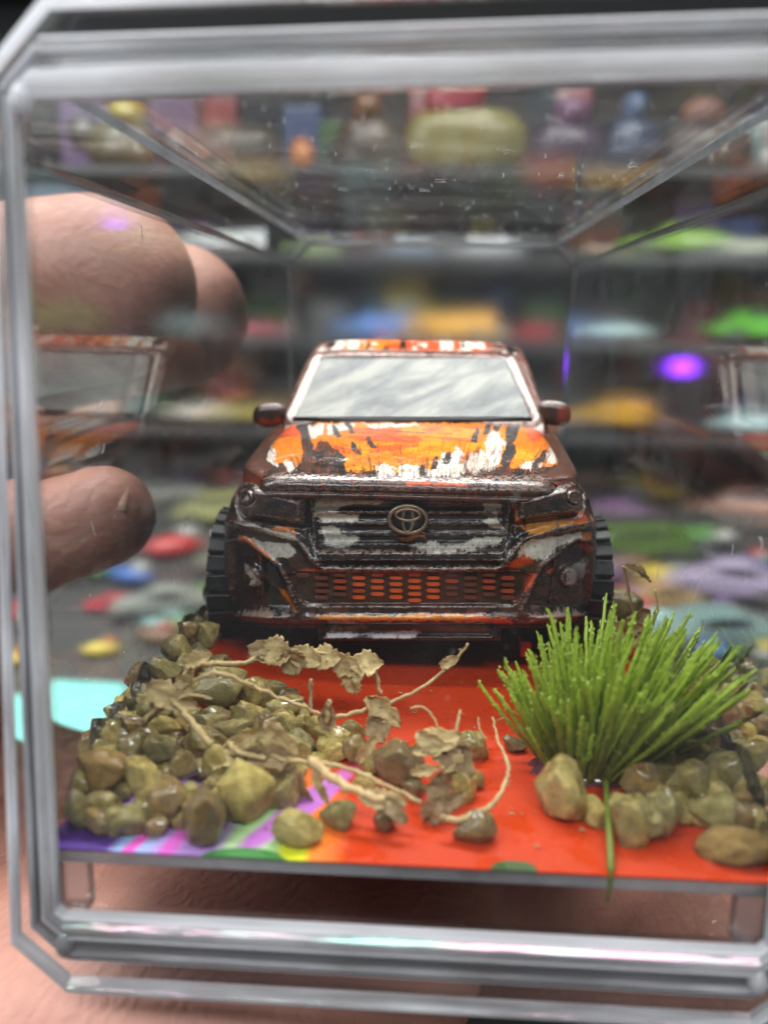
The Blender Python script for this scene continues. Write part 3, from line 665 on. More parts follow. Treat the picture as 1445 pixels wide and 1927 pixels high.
for sgn in (-1, 1):
    yv = np.linspace(2.72, 8.75, ny); tv = np.linspace(0, 1, nz); T, Y = np.meshgrid(tv, yv)
    ztop = np.interp(Y, [2.7, 3.2, 4.2, 8.8], [1.80, 1.88, 1.99, 2.02]); zbot = np.interp(Y, [2.7, 3.3, 4.4, 8.8], [.68, .72, .62, .72])
    tt = np.clip(T/.82, 0, 1); Zs = zbot+(ztop-zbot)*np.sin(tt*math.pi/2)**.85
    Xs = 1.50-.10*np.abs(tt-.45)**1.5*1.4-.10*sst(.8, 1, tt)
    fl = lambda ax: np.hypot(Y-ax, Zs-AZ)
    rF, rR = fl(AXF), fl(AXR)
    flare = .15*np.maximum(sst(.98, .74, rF), sst(.98, .74, rR))
    Xs = Xs+flare*sst(1.5, 1.15, Zs)+.02*gau(Zs-1.30, .05)
    Xs = Xs-sst(.82, 1, T)*.28; Zs = Zs+sst(.80, 1, T)*.015
    Xs = np.minimum(Xs, 1.62)-.22*sst(3.15, 2.7, Y)**2
    Ps = np.stack([sgn*Xs, Y, Zs], -1)
    rm = np.minimum(rF, rR); keep = (rm[:-1, :-1] > .70) & (rm[1:, 1:] > .70)
    Fs = np.array(gridF(ny, nz)).reshape(ny-1, nz-1, 4)[keep]
    if sgn < 0: Fs = Fs[:, ::-1]
    o = link('body_side', mesh('body_side', (Ps-TO).reshape(-1, 3), Fs, PAINT, True, paint_side(Y, Zs).reshape(-1, 3)), truck)
    # side windows
    for a, b in ((5.15, 6.05), (6.13, 6.85)):
        d = max(0, 5.55-a)*.7
        MB().add([(sgn*1.375, a, 2.05), (sgn*1.375, b, 2.05), (sgn*1.19, b-.06, 2.60), (sgn*1.19, a+d+.10, 2.60)], [(0, 1, 2, 3)]).build('side_window', m_plain('dark_glass', (.05, .05, .055), .12, var=.2), truck, loc=-Vector(TO))
    for yb in (5.9, 6.75):
        MB().box((sgn*1.50-.02, yb-.12, 1.62), (sgn*1.50+.05, yb+.12, 1.68), .012).build('door_handle', PAINT, truck, loc=-Vector(TO))
# ---- chassis, bed and tail
MB().box((-1.25, 2.75, .62), (1.25, 8.6, 1.0), .05).box((-1.36, 7.15, 1.15), (1.36, 8.68, 1.25), .02).build('chassis', BLACK, truck, loc=-Vector(TO))
MB().box((-1.38, 8.66, .85), (1.38, 8.76, 1.98), .03).build('tailgate', m_plain('brown_enamel', (.10, .035, .022), .35), truck, loc=-Vector(TO))
for ax in (AXF, AXR): MB().tube([(-1.5, ax, AZ), (1.5, ax, AZ)], .09, 10).build('axle', BLACK, truck, loc=-Vector(TO))
pg = at(989, 1214, 3.0); MB().box((pg.x-.045, 2.95, pg.z-.10), (pg.x+.045, 3.2, pg.z+.05), .01).build('chassis_peg', m_plain('red_plastic', (.45, .03, .02), .4), truck, loc=-Vector(TO))
# ---- cab: an arch lofted along the truck
wb = at(548, 793, 4.25); wt = at(603, 669, 5.3); rz = at(772, 640, 5.8).z
ny, nt = 150, 130
yv = np.linspace(4.16, 7.2, ny); tv = np.linspace(-1, 1, nt); T, Y = np.meshgrid(tv, yv)
zbelt = 1.93
ztop = np.interp(Y, [4.16, 4.25, 5.30, 5.42, 5.8, 6.6, 6.95, 7.2], [zbelt+.1, wb.z, wt.z+.01, wt.z+.055, rz, rz-.03, rz-.14, zbelt+.1])
hb = np.interp(Y, [4.16, 4.6, 7.2], [1.33, 1.42, 1.42]); 
frac = (ztop-zbelt)/(rz-zbelt)
ht = hb-.27*np.clip(frac, 0, 1)
a = np.abs(T); k = .30                          # sides a<->belt..roof edge, then across the roof
side = np.clip((1-a)/k, 0, 1); top = np.clip((1-k-a)/(1-k), 0, 1)
Xc = np.where(a > 1-k, hb+(ht-hb)*side**1.0, ht*a/(1-k)); Zc = np.where(a > 1-k, zbelt+(ztop-zbelt-.05)*np.sin(side*math.pi/2)**.8*1.0, ztop-.05*(a/(1-k))**6)
Pc = np.stack([np.sign(T)*Xc, Y, Zc], -1)
for _ in range(5): Pc[:, 1:-1] = .5*Pc[:, 1:-1]+.25*(Pc[:, :-2]+Pc[:, 2:])
for _ in range(2): Pc[1:-1] = .5*Pc[1:-1]+.25*(Pc[:-2]+Pc[2:])
ux, uy = proj_np(Pc)
win = [(552, 787), (1001, 788), (998, 780), (953, 676), (944, 671), (612, 671), (603, 676)]
sdw = sdpoly(win, ux, uy); slope = sst(5.38, 5.32, Y)*sst(4.18, 4.24, Y)
Pc[..., 2] += (.035*gau(sdw-9, 6)-.035*sst(2, -4, sdw))*slope*(a < .78)
pc = Paint(ux, uy); pc.c[:] = np.array([.10, .042, .03])
pc.lay(np.full(ux.shape, .75)*sst(.35, .6, fbm(ux*.1, uy*.1, 15)), np.array([.24, .10, .075]))
pc.lay(slope*gau(sdw-9, 6)*sst(.3, .5, fbm(ux*.15, uy*.06, 65)), np.array([.62, .48, .42]))
pc.lay(gau(uy-656, 4)*sst(.3, .5, fbm(ux*.1, uy*.3, 66))*(Y < 5.6), np.array([.48, .30, .26]))
rx = ux; onroof = sst(5.45, 5.52, Y)*sst(.7, .66, a)
pc.lay(onroof*sst(.30, .36, fbm(rx*.035, Y*2, 17))*sst(640, 655, rx)*sst(905, 885, rx), ORG); pc.lay(onroof*sst(.50, .56, fbm(rx*.03, Y*2.5, 18))*sst(620, 640, rx)*sst(930, 900, rx), RED)
pc.lay(onroof*sst(.56, .6, fbm(rx*.05, Y*3, 19)), WHT); pc.lay(onroof*sst(.60, .64, fbm(rx*.07, Y*3, 20)), BLK)
for x0, x1 in ((655, 685), (830, 850)): pc.lay(onroof*sst(x0-4, x0, rx)*sst(x1+4, x1, rx)*sst(.35, .5, fbm(rx*.1, Y*4, 23)), WHT)
pc.lay(sst(2, -2, sdw)*slope, BLK)
sidem = (a > .80)*sst(5.0, 5.3, Y); 
nc = gnormals(Pc); nc *= np.sign(nc[ny//2, nt//2, 2])
fr = np.array(gridF(ny, nt)).reshape(ny-1, nt-1, 4); isroof = (fc(Y) > 5.36) & (fc(a) < .72)
for nm, mk in (('cab', ~isroof), ('roof', isroof)):
    ids, inv = np.unique(fr[mk], return_inverse=True)
    link(nm, mesh(nm, (Pc-TO).reshape(-1, 3)[ids], inv.reshape(-1, 4), PAINT, True, pc.c.reshape(-1, 3)[ids], nc.reshape(-1, 3)[ids]), truck)
# windscreen: thin curved panel inside its frame
nx, nz = 40, 20
Ux, Uz = np.meshgrid(np.linspace(0, 1, nx), np.linspace(0, 1, nz))
px = (556+(608-556)*Uz)*(1-Ux)+(998+(949-998)*Uz)*Ux; py = 784+(674-784)*Uz-1.5*np.sin(Ux*math.pi)*0
Yw = 4.25+.055+(5.3-4.25)*((784-py)/(793-669)+.07)-.035*np.sin(Ux*math.pi)-.035
Pw = at_np(px, py, Yw); Pw[..., 2] += .0
n4 = gnormals(Pw); n4 *= np.sign(-n4[10, 20, 1])
link('windscreen', mesh('windscreen', (Pw-TO).reshape(-1, 3), gridF(nz, nx), GLASSP, True, None, n4.reshape(-1, 3)), truck)['label'] = 'windscreen brushed over with streaky silver paint'
MB().tube([at(552, 788, 4.20), at(660, 790, 4.19), at(775, 791, 4.185), at(890, 790, 4.19), at(1001, 789, 4.20)], .022, 8).build('wiper_ledge', BLACK, truck, True, loc=-Vector(TO))
# ---- door mirrors
for px, py, sg in ((507, 781, -1), (1042, 777, 1)):
    c = at(px, py, 4.55)-Vector(TO)
    bm = bmesh.new(); bmesh.ops.create_uvsphere(bm, u_segments=24, v_segments=16, radius=1)
    for v_ in bm.verts:
        x, y, z = v_.co; e = lambda t, p: math.copysign(abs(t)**p, t)
        v_.co = Vector((e(x, .75)*.175, e(y, .8)*.11, e(z, .75)*.130-.02*x*sg))
    V = [v_.co+c for v_ in bm.verts]; mb = MB(); mb.bm(bm, Matrix.Translation(c))
    mb.tube([c+Vector((-sg*.10, .03, -.03)), c+Vector((-sg*.27, .10, -.10))], [.06, .05], 10)
    xs = np.array([v_[0] for v_ in mb.V])-c.x; zs = np.array([v_[2] for v_ in mb.V])-c.z
    base_c = np.zeros((len(xs), 3))+BROWN*.55
    if sg < 0: kx = sst(-.02, -.07, zs+.02*np.sin(xs*40))*.9; cc = RED*.75
    else: kx = sst(.02, .07, xs-.25*zs*0)*sst(.09, .05, zs); cc = np.array([.30, .045, .02])
    base_c = base_c*(1-kx[:, None])+cc*kx[:, None]
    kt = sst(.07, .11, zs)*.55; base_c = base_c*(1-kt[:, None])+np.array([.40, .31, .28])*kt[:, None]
    link('door_mirror', mesh('door_mirror', mb.V, mb.F, PAINT, True, base_c), truck)
# ---- wheels
def tyre_mesh():
    mb = MB(); wd = .25
    mb.lathe([(-wd+.04, .34), (-wd, .40), (-wd, .50), (-wd+.04, .555), (-.1, .575), (.1, .575), (wd-.04, .555), (wd, .50), (wd, .40), (wd-.04, .34)], 40)
    for i in range(22):
        for sx in (-1, 1):
            an = 2*math.pi*(i+(.5 if sx > 0 else 0))/22
            bm = bmesh.new(); bmesh.ops.create_cube(bm, size=1)
            for v_ in bm.verts:
                x, y, z = v_.co; v_.co = Vector((sx*(.150+x*.22), y*.115, .565+z*.08-(.03 if x*sx > 0 else 0)))
            bmesh.ops.bevel(bm, geom=bm.edges[:], offset=.012, segments=1, affect='EDGES')
            mb.bm(bm, Matrix.Rotation(an, 4, 'X'))
            bm = bmesh.new(); bmesh.ops.create_cube(bm, size=1)
            for v_ in bm.verts:
                x, y, z = v_.co; v_.co = Vector((sx*(.255+x*.05), y*.09, .49+z*.11))
            bmesh.ops.bevel(bm, geom=bm.edges[:], offset=.010, segments=1, affect='EDGES')
            mb.bm(bm, Matrix.Rotation(an, 4, 'X'))
    return mb
tm = tyre_mesh(); tme = mesh('tyre', tm.V, tm.F, RUBBER, False)
rm_ = MB().lathe([(-.2, .34), (-.12, .33), (-.10, .12), (-.16, .08), (-.16, 0)], 28).lathe([(.2, .34), (.12, .33), (.10, .12), (.16, .08), (.16, 0)], 28)
rme = mesh('rim', rm_.V, rm_.F, m_plain('dark_rim', (.05, .05, .05), .35, metal=.6), True)
chm = MB()
for i in range(60):
    an = rnd.uniform(0, 6.28); r = rnd.uniform(.45, .60)
    bm = bmesh.new(); bmesh.ops.create_cube(bm, size=1)
    for v_ in bm.verts: v_.co = Vector((-.281+v_.co.x*.01, v_.co.y*rnd.uniform(.02, .09), r+v_.co.z*rnd.uniform(.01, .035)))
    chm.bm(bm, Matrix.Rotation(an, 4, 'X'))
chme = mesh('chalk_mark', chm.V, chm.F, CHALK, False)
for ax in (AXF, AXR):
    for sx in (-1, 1):
        wl = empty('wheel', Vector((sx*1.62, ax, AZ))-Vector(TO)); wl.parent = truck
        if sx > 0: wl.rotation_euler = (.1, 0, math.pi)
        wl.scale = (1.0, 1.09, 1.09)
        link('tyre', tme, wl); link('rim', rme, wl)
        if sx < 0: link('chalk_mark', chme, wl)['kind'] = 'stuff'
# ------------------------------------------------------------------ gravel stones
def stone_mesh(seed):
    r = random.Random(seed); bm = bmesh.new(); bmesh.ops.create_icosphere(bm, subdivisions=4, radius=1)
    planes = [(Vector((r.gauss(0, 1), r.gauss(0, 1), r.gauss(0, 1))).normalized(), r.uniform(.52, .86)) for _ in range(15)]
    off = Vector((r.uniform(0, 50), r.uniform(0, 50), r.uniform(0, 50)))
    for v in bm.verts:
        p = v.co.copy()
        for n, d in planes:
            e = p.dot(n)-d
            if e > 0: p -= n*e*.84
        p *= 1+.09*mnoise.noise(p*1.4+off)+.05*mnoise.noise(p*4.2+off)+.035*mnoise.noise(p*9+off)+.022*mnoise.noise(p*19+off)
        v.co = p
    mb = MB().bm(bm); A_ = np.array(mb.V); c = (A_.max(0)+A_.min(0))/2; s = (A_.max(0)-A_.min(0))/2
    return mesh('stone', (A_-c)/s, mb.F, STONE, True)
STONES = [stone_mesh(100+i) for i in range(12)]
def stone(px, py, w, h, label, group=None, lift=0.0, tilt=0.0, y=None, dep=None):
    """a stone whose silhouette is about w x h photo pixels, centred on px, py, resting on the card or on the heap"""
    if y is None:
        g = ground(px, py+h*.34, lift); yy = g.y
    else: yy = y
    c = at(px, py, yy); d = (c-CAMLOC).length; s = d/FPX*1.04
    o = link('stone', rnd.choice(STONES), None, loc=(c.x, yy+h*s*.20, c.z))
    o.scale = (w*s/2, (dep or (.5*w+.35*h))*s/2*.95, h*s/2)
    o.rotation_euler = (rnd.uniform(-.3, .1), tilt, rnd.uniform(-.4, .4)+rnd.choice((0, math.pi)))
    if group:                                  # say which part of the heap
        L_ = px < 800; hx = ('left', 'middle', 'right')[(px > (260 if L_ else 1230))+(px > (430 if L_ else 1340))]; hy = ('back', 'centre', 'front')[(py > (1330 if L_ else 1420))+(py > (1450 if L_ else 1520))]
        label = label+', '+(hy if hy == hx else hy+' '+hx)+' part'; group = group+', '+hy+' '+hx
    return props(o, label, 'stone', group)
HL = 'heap of gravel on the left of the case'; HR = 'heap of gravel on the right of the case'
def A(cx, cy): return 80+cx*.4844, 1180+cy*.4844
def B(cx, cy): return 760+cx*.474, 1140+cy*.474
# left heap, from the back to the front: (crop x, crop y, w, h, lift, tilt, label)
GL = 'small olive brown pebble in the left gravel heap'
left = [(560, 20, 80, 70, .4, 0, GL), (630, 40, 100, 100, .3, 0, 'pale olive lump against the left front tyre at the top of the left heap'), (520, 90, 110, 100, .25, .3, GL), (600, 105, 80, 70, .2, 0, GL),
 (470, 175, 120, 90, .2, .2, GL), (560, 160, 110, 90, .15, 0, GL), (360, 195, 110, 90, .12, .1, 'dark wet stone at the upper left rim of the left heap'), (370, 250, 120, 70, .12, -.2, GL), (385, 290, 110, 60, .1, -.1, GL),
 (300, 305, 80, 60, .08, 0, GL), (270, 345, 105, 90, .1, -.4, GL), (430, 330, 120, 90, .12, .2, GL), (680, 255, 210, 160, .15, .1, 'largest dark brown stone behind the dried stems in the left heap'),
 (820, 280, 130, 160, .05, 0, 'tall olive stone standing right of the largest dark stone'), (930, 330, 140, 90, 0, 0, GL), (1010, 345, 110, 80, 0, .2, GL), (780, 345, 90, 90, .05, 0, GL), (690, 360, 130, 60, .1, 0, GL),
 (220, 450, 120, 160, .05, .6, GL), (160, 470, 70, 120, 0, .3, GL), (475, 392, 140, 66, .22, .1, 'long pale olive pebble lying on top of the left heap'), (345, 395, 100, 75, .15, 0, GL), (405, 428, 78, 62, .2, 0, 'small yellowish rounded pebble high in the left heap'),
 (330, 490, 120, 110, .12, .4, GL), (440, 480, 130, 110, .12, -.2, 'glossy dark stone in the middle of the left heap'), (735, 398, 150, 74, .12, .05, 'flat pale olive stone under the bent dried stem'), (640, 390, 95, 85, .1, 0, GL), (610, 445, 110, 100, .1, .1, GL),
 (890, 385, 120, 66, .05, 0, GL), (1005, 462, 115, 105, 0, .1, 'wet dark cracked stone left of the olive block at the red field'), (1120, 432, 145, 96, .05, 0, 'squat olive block at the edge of the red field'), (1095, 492, 66, 76, 0, 0, GL), (1205, 490, 110, 116, 0, .2, GL),
 (960, 400, 100, 80, .05, 0, GL), (850, 460, 110, 90, .08, 0, GL), (540, 560, 110, 130, .08, -.3, GL), (210, 575, 195, 150, .10, -.3, 'large mottled brown stone on the left flank of the left heap'), (390, 615, 130, 200, .08, .55, 'long slanting olive slab in the front of the left heap'),
 (480, 600, 90, 90, .05, 0, GL), (300, 640, 100, 80, 0, 0, GL), (660, 545, 110, 150, .10, .4, 'upright brown stone just above the big pointed stone'), (950, 562, 140, 80, .03, 0, GL), (760, 520, 110, 90, .05, 0, GL),
 (115, 740, 95, 160, 0, .1, 'pale brown stone at the front left corner of the case'), (215, 700, 135, 100, .05, 0, 'glossy greenish stone above the front row of the left heap'), (225, 775, 150, 95, 0, -.3, GL), (335, 765, 135, 112, .02, .1, 'yellow topped stone in the front row of the left heap'),
 (460, 705, 140, 170, .03, .3, 'brown stone leaning right in the front row of the left heap'), (560, 665, 90, 90, .05, 0, GL), (612, 765, 150, 240, .02, .15, 'tall stone reaching down to the case edge in the front row of the left heap'),
 (770, 675, 205, 230, .04, .05, 'biggest stone of the left heap, broad on top and pointed below'), (690, 600, 80, 80, .02, 0, GL), (870, 590, 110, 120, .05, 0, GL), (930, 660, 130, 120, 0, .3, 'brown wrinkled stone under the leaf litter beside the biggest stone'),
 (985, 802, 185, 145, 0, .05, 'wet brown stone at the boundary of lilac and red print'), (1145, 748, 135, 104, 0, .05, 'smooth olive pebble alone on the red print'), (1330, 765, 90, 105, 0, 0, 'reddish brown nugget hanging under the dry leaf at the front'),
 (1385, 548, 195, 180, .03, .2, 'large wet stone on the red print in the middle'), (1275, 540, 90, 110, 0, 0, GL), (1250, 610, 90, 70, 0, 0, GL), (1440, 640, 80, 90, 0, 0, GL)]
for cx, cy, w_, h_, lf, tl, lb in left:
    px, py = A(cx, cy); stone(px, py, w_*.4844*1.02, h_*.4844*1.02, lb, HL if lb == GL else None, lf, tl)
GR = 'small olive pebble in the right gravel heap'
right = [(275, 572, 112, 118, 0, 0, 'round dark wet stone right of the curled leaf litter'), (240, 740, 110, 120, 0, .2, 'olive stone under the leaf litter above the pale nugget'), (280, 700, 80, 70, 0, 0, 'dark chip behind the olive stone under the leaf litter'), (282, 902, 158, 122, 0, .1, 'pale olive nugget alone on the red print near the front edge'), (442, 560, 84, 62, 0, 0, 'small brown stone at the left foot of the grass tuft'),
 (630, 772, 180, 240, 0, -.45, 'big smooth pear shaped stone in front of the grass tuft'), (770, 835, 85, 120, 0, 0, GR), (838, 800, 60, 100, 0, 0, GR), (965, 722, 175, 150, .05, .1, 'wet faceted stone at the right foot of the grass tuft'), (925, 795, 105, 90, .04, 0, GR),
 (922, 892, 165, 190, 0, .05, 'pale block shaped stone at the front of the right heap'), (1050, 865, 115, 205, 0, -.1, 'narrow upright stone right of the pale block'), (1140, 725, 150, 150, .06, .2, 'wet striped stone in the middle of the right heap'), (1060, 640, 110, 130, .05, 0, GR), (1010, 620, 80, 90, .05, 0, GR),
 (1290, 690, 170, 150, .06, .35, 'largest pale stone on the right flank of the right heap'), (1380, 740, 130, 120, .05, .2, GR), (1225, 760, 120, 100, .03, 0, GR), (1345, 800, 120, 100, .02, 0, GR), (1255, 852, 185, 150, 0, .15, 'rounded stone between the largest pale stone and the flat front stone'), (1405, 885, 130, 135, 0, 0, 'pale stone cut off by the right edge of the case window'), (1330, 972, 245, 125, 0, .2, 'flat pale stone lying foremost in the right heap'),
 (1400, 612, 130, 110, .05, 0, 'ochre stone at the right wall of the case'), (1280, 470, 150, 150, .1, 0, 'tall ochre lump behind the right side of the grass tuft'), (1220, 540, 150, 130, .1, .2, GR), (1160, 600, 120, 110, .1, .3, GR), (1320, 560, 110, 90, .08, 0, GR), (1180, 500, 120, 110, .08, 0, GR), (1100, 560, 90, 90, .05, 0, GR), (1340, 460, 90, 110, .1, 0, GR), (1120, 460, 110, 100, .05, 0, GR),
 (1190, 800, 100, 90, 0, 0, GR), (1090, 770, 90, 80, .02, 0, GR)]
for cx, cy, w_, h_, lf, tl, lb in right:
    px, py = B(cx, cy); stone(px, py, w_*.474*1.06, h_*.474*1.06, lb, HR if lb == GR else None, lf, tl)
# filler pebbles heaped between the bigger ones
def inpoly(pts, x, y): return float(sdpoly(pts, np.array([x]), np.array([y]))[0]) < 0
heapL = [(330, 1200), (400, 1240), (520, 1300), (640, 1350), (690, 1400), (620, 1440), (520, 1470), (470, 1530), (330, 1560), (135, 1565), (130, 1500), (170, 1420), (250, 1290)]
heapB = [(1300, 1270), (1440, 1230), (1470, 1330), (1450, 1440), (1340, 1400), (1290, 1330)]
heapR = [(1215, 1430), (1290, 1370), (1300, 1310), (1440, 1290), (1470, 1590), (1330, 1560), (1210, 1560), (1160, 1520)]
for pts, n, lb, gp in ((heapL, 104, 'small glossy olive chip wedged in the left gravel heap', 'filler chips in the left gravel heap'), (heapR, 44, 'small glossy tan chip filling the right gravel heap', 'filler chips in the right gravel heap'), (heapB, 26, 'small ochre chip by the right wall behind the grass tuft', 'filler chips behind the grass tuft')):
    k = 0; xs = [p[0] for p in pts]; ys = [p[1] for p in pts]
    while k < n:
        px, py = rnd.uniform(min(xs), max(xs)), rnd.uniform(min(ys), max(ys))
        if not inpoly(pts, px, py): continue
        k += 1; w_ = rnd.uniform(36, 68); stone(px, py, w_, w_*rnd.uniform(.6, 1.0), lb, gp, rnd.choice((0, .0, .03, .07)), rnd.uniform(-.6, .6))
# stones round the wheels and along the walls
GB = 'ochre pebble lying along the case wall behind the grass tuft'
for i in range(17):
    y = rnd.uniform(2.6, 7.5); x = rnd.uniform(1.98, 2.2); s = rnd.uniform(.10, .20)
    o = link('stone', rnd.choice(STONES), loc=(x+.06, y, s*.6+rnd.choice((0, 0, .18)))); o.scale = (s*1.2, s, s*.9); o.rotation_euler = (0, 0, rnd.uniform(0, 6)); props(o, GB, 'stone', 'gravel along the right wall')
GA = 'olive pebble lying along the case wall beside the left tyre'
for i in range(17):
    y = rnd.uniform(2.2, 7.5); x = rnd.uniform(-2.1, -1.97); s = rnd.uniform(.10, .19)
    o = link('stone', rnd.choice(STONES), loc=(x+.02, y, s*.6+rnd.choice((0, 0, .18)))); o.scale = (s*1.2, s, s*.9); o.rotation_euler = (0, 0, rnd.uniform(0, 6)); props(o, GA, 'stone', 'gravel along the left wall')
# ------------------------------------------------------------------ grass tuft
gb = ground(1104, 1452); gb.z = 0
tuft = empty('grass_tuft', gb, label='bright green artificial grass tuft standing among pebbles right of the truck', cat='grass tuft')
BL = []
for k in range(9):
    r = random.Random(k); mb = MB(); n = 12
    bend = r.uniform(-.06, .06); pts = [(bend*math.sin(i/n*2.2)+.006*r.uniform(-1, 1), bend*.5*(i/n)**2, i/n) for i in range(n+1)]
    mb.tube(pts, [.0162*(1.1-.35*(i/n)) if i < n else .006 for i in range(n+1)], 7)
    for j in range(30):                         # ragged burrs along the bristle
        z = r.uniform(.12, 1.0); an = r.uniform(0, 6.28); c = Vector(pts[int(z*n)])+Vector((math.cos(an), math.sin(an), 0))*.014; c.z = z
        d = Vector((math.cos(an), math.sin(an), .9))*r.uniform(.006, .015)
        e = Vector((-math.sin(an), math.cos(an), 0))*.008
        mb.add([c-e, c+e, c+Vector((0, 0, .03)), c+d], [(0, 1, 3), (1, 2, 3), (2, 0, 3)])
    BL.append(mesh('blade', mb.V, mb.F, GRASS, False))
nb = 0; BX, BY = .30, .20
while nb < 250:
    a = rnd.uniform(0, 2*math.pi); r = math.sqrt(rnd.random()); bx, by = r*math.cos(a), r*math.sin(a)
    ang = bx*.66+.05+rnd.gauss(.0, .085); fw = by*.55+rnd.gauss(0, .08)
    if rnd.random() < .25: ang += .12*abs(ang)/max(.2, abs(ang))*math.copysign(1, ang)
    d = Vector((math.sin(ang), fw, math.cos(ang))).normalized()
    Ln = (1.06+.14*bx+rnd.gauss(0, .09))*(1-.26*max(0, -bx-.05))*(1-.14*abs(by))*(1.0-.35*(rnd.random() < .12))
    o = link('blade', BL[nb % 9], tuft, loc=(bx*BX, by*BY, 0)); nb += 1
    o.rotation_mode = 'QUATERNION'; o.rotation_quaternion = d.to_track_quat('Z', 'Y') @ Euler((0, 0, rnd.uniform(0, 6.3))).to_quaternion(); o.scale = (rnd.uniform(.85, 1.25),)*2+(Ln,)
mb = MB(); n = 24
mb.add([(rr*.38*math.cos(2*math.pi*i/n)*(1+.12*math.sin(3*i)), rr*.23*math.sin(2*math.pi*i/n)*(1+.1*math.sin(2*i)), zz) for rr, zz in ((1, .005), (.92, .05), (.7, .075), (.05, .08)) for i in range(n)], [(r*n+i, r*n+(i+1) % n, (r+1)*n+(i+1) % n, (r+1)*n+i) for r in range(3) for i in range(n)])
mb.build('glue_base', m_plain('dried_glue', (.10, .035, .05), .18, coat=.5), tuft, True)
p = [ground(1139, 1466, .06), ground(1143, 1520, .10), ground(1147, 1580, .08), ground(1149, 1632, .03), Vector((1.02, -.0, .02))]
q = ground(1149, 1632, .03); g2 = [p[0], p[1], p[2], q, at(1147, 1665, .03), at(1142, 1695, .04)]
mb = MB().tube(smoothpath(g2, 5), [.022]*16+[.018]*5+[.012]*5, 7); o = mb.build('loose_bristle', GRASS, None, True); props(o, 'single loose green bristle hanging over the front edge of the card', 'bristle')
# ------------------------------------------------------------------ dried plant bits
def leaf_mb(mb, c, ax, up, L, W, seed, curl=.5):
    r = random.Random(seed); ax = Vector(ax).normalized(); sd = ax.cross(Vector(up)).normalized(); n = sd.cross(ax)
    NU, NW = 15, 11; V = []; curl *= .55; o2 = r.uniform(0, 99)
    edge = [1+r.uniform(-.30, .14) for _ in range(NU)]; edge2 = [1+r.uniform(-.30, .14) for _ in range(NU)]
    o = Vector((r.uniform(0, 40), r.uniform(0, 40), seed))
    for i in range(NU):
        u = i/(NU-1)
        prof = (math.sin(math.pi*min(1, u*.92+.06))**.7)*(1+.35*mnoise.noise(Vector((u*3, o2, 0))))
        for j in range(NW):
            s = j/(NW-1)*2-1; e = edge[i] if s > 0 else edge2[i]
            p = ax*((u-.5)*L*(1+.08*r.uniform(-1, 1)*(abs(s) > .9)))+sd*(s*W/2*prof*e)
            hgt = curl*W*(.45*s*s-.2)+curl*L*.22*math.sin(u*3+seed)+W*.20*mnoise.noise(p*(3.2/W)*.5+o)+W*.13*mnoise.noise(p*(9/W)*.5+o)-.10*W*math.exp(-(s/.12)**2)
            V.append(Vector(c)+p+n*hgt)
    F0 = gridF(NU, NW); k = len(V)
    V2 = [v-n*.003 for v in V]
    rim = [j for j in range(NW)]+[i*NW+NW-1 for i in range(1, NU)]+[(NU-1)*NW+j for j in range(NW-2, -1, -1)]+[i*NW for i in range(NU-2, 0, -1)]
    F = F0+[tuple(i+k for i in f[::-1]) for f in F0]+[(rim[(i+1) % len(rim)], rim[i], rim[i]+k, rim[(i+1) % len(rim)]+k) for i in range(len(rim))]
    return mb.add(V+V2, F)
def pt(px, py, y): return at(px, py, y)
def sprig(name, label, cat, stems, leaves):
    first = Vector(stems[0][0][0]) if stems else Vector(leaves[0][0]); base = Vector((first.x, first.y, 0))
    t = empty(name, base, label=label, cat=cat)
    for pts, r0, r1, *m in stems:
        r0 *= .72; r1 *= .72; P_ = smoothpath(pts, 6); k = len(P_)
        P_ = [p+Vector((rnd.gauss(0, 1), rnd.gauss(0, 1), rnd.gauss(0, 1)))*r0*.22 for p in P_]
        mb = MB().tube(P_, [(r0+(r1-r0)*i/(k-1))*rnd.uniform(.8, 1.2) for i in range(k)], 7)
        for i in range(1, k-1, 2):              # frayed fibres
            d = Vector((rnd.gauss(0, 1), rnd.gauss(0, 1), rnd.gauss(0, 1)))*r0*1.3
            mb.tube([P_[i], P_[i]+d*.7, P_[i]+d+Vector((0, 0, -r0*.6))], [r0*.22, r0*.15, r0*.05], 4)
        mb.build('stem', m[0] if m else TWIG, t, True, loc=-base)
    for i, (c, ax, up, L, W, cu, *m) in enumerate(leaves):
        leaf_mb(MBx := MB(), c, ax, up, L, W, rnd.randint(0, 999), cu); MBx.build('leaf', m[0] if m else LEAF, t, True, loc=-base)
    return t
v = Vector
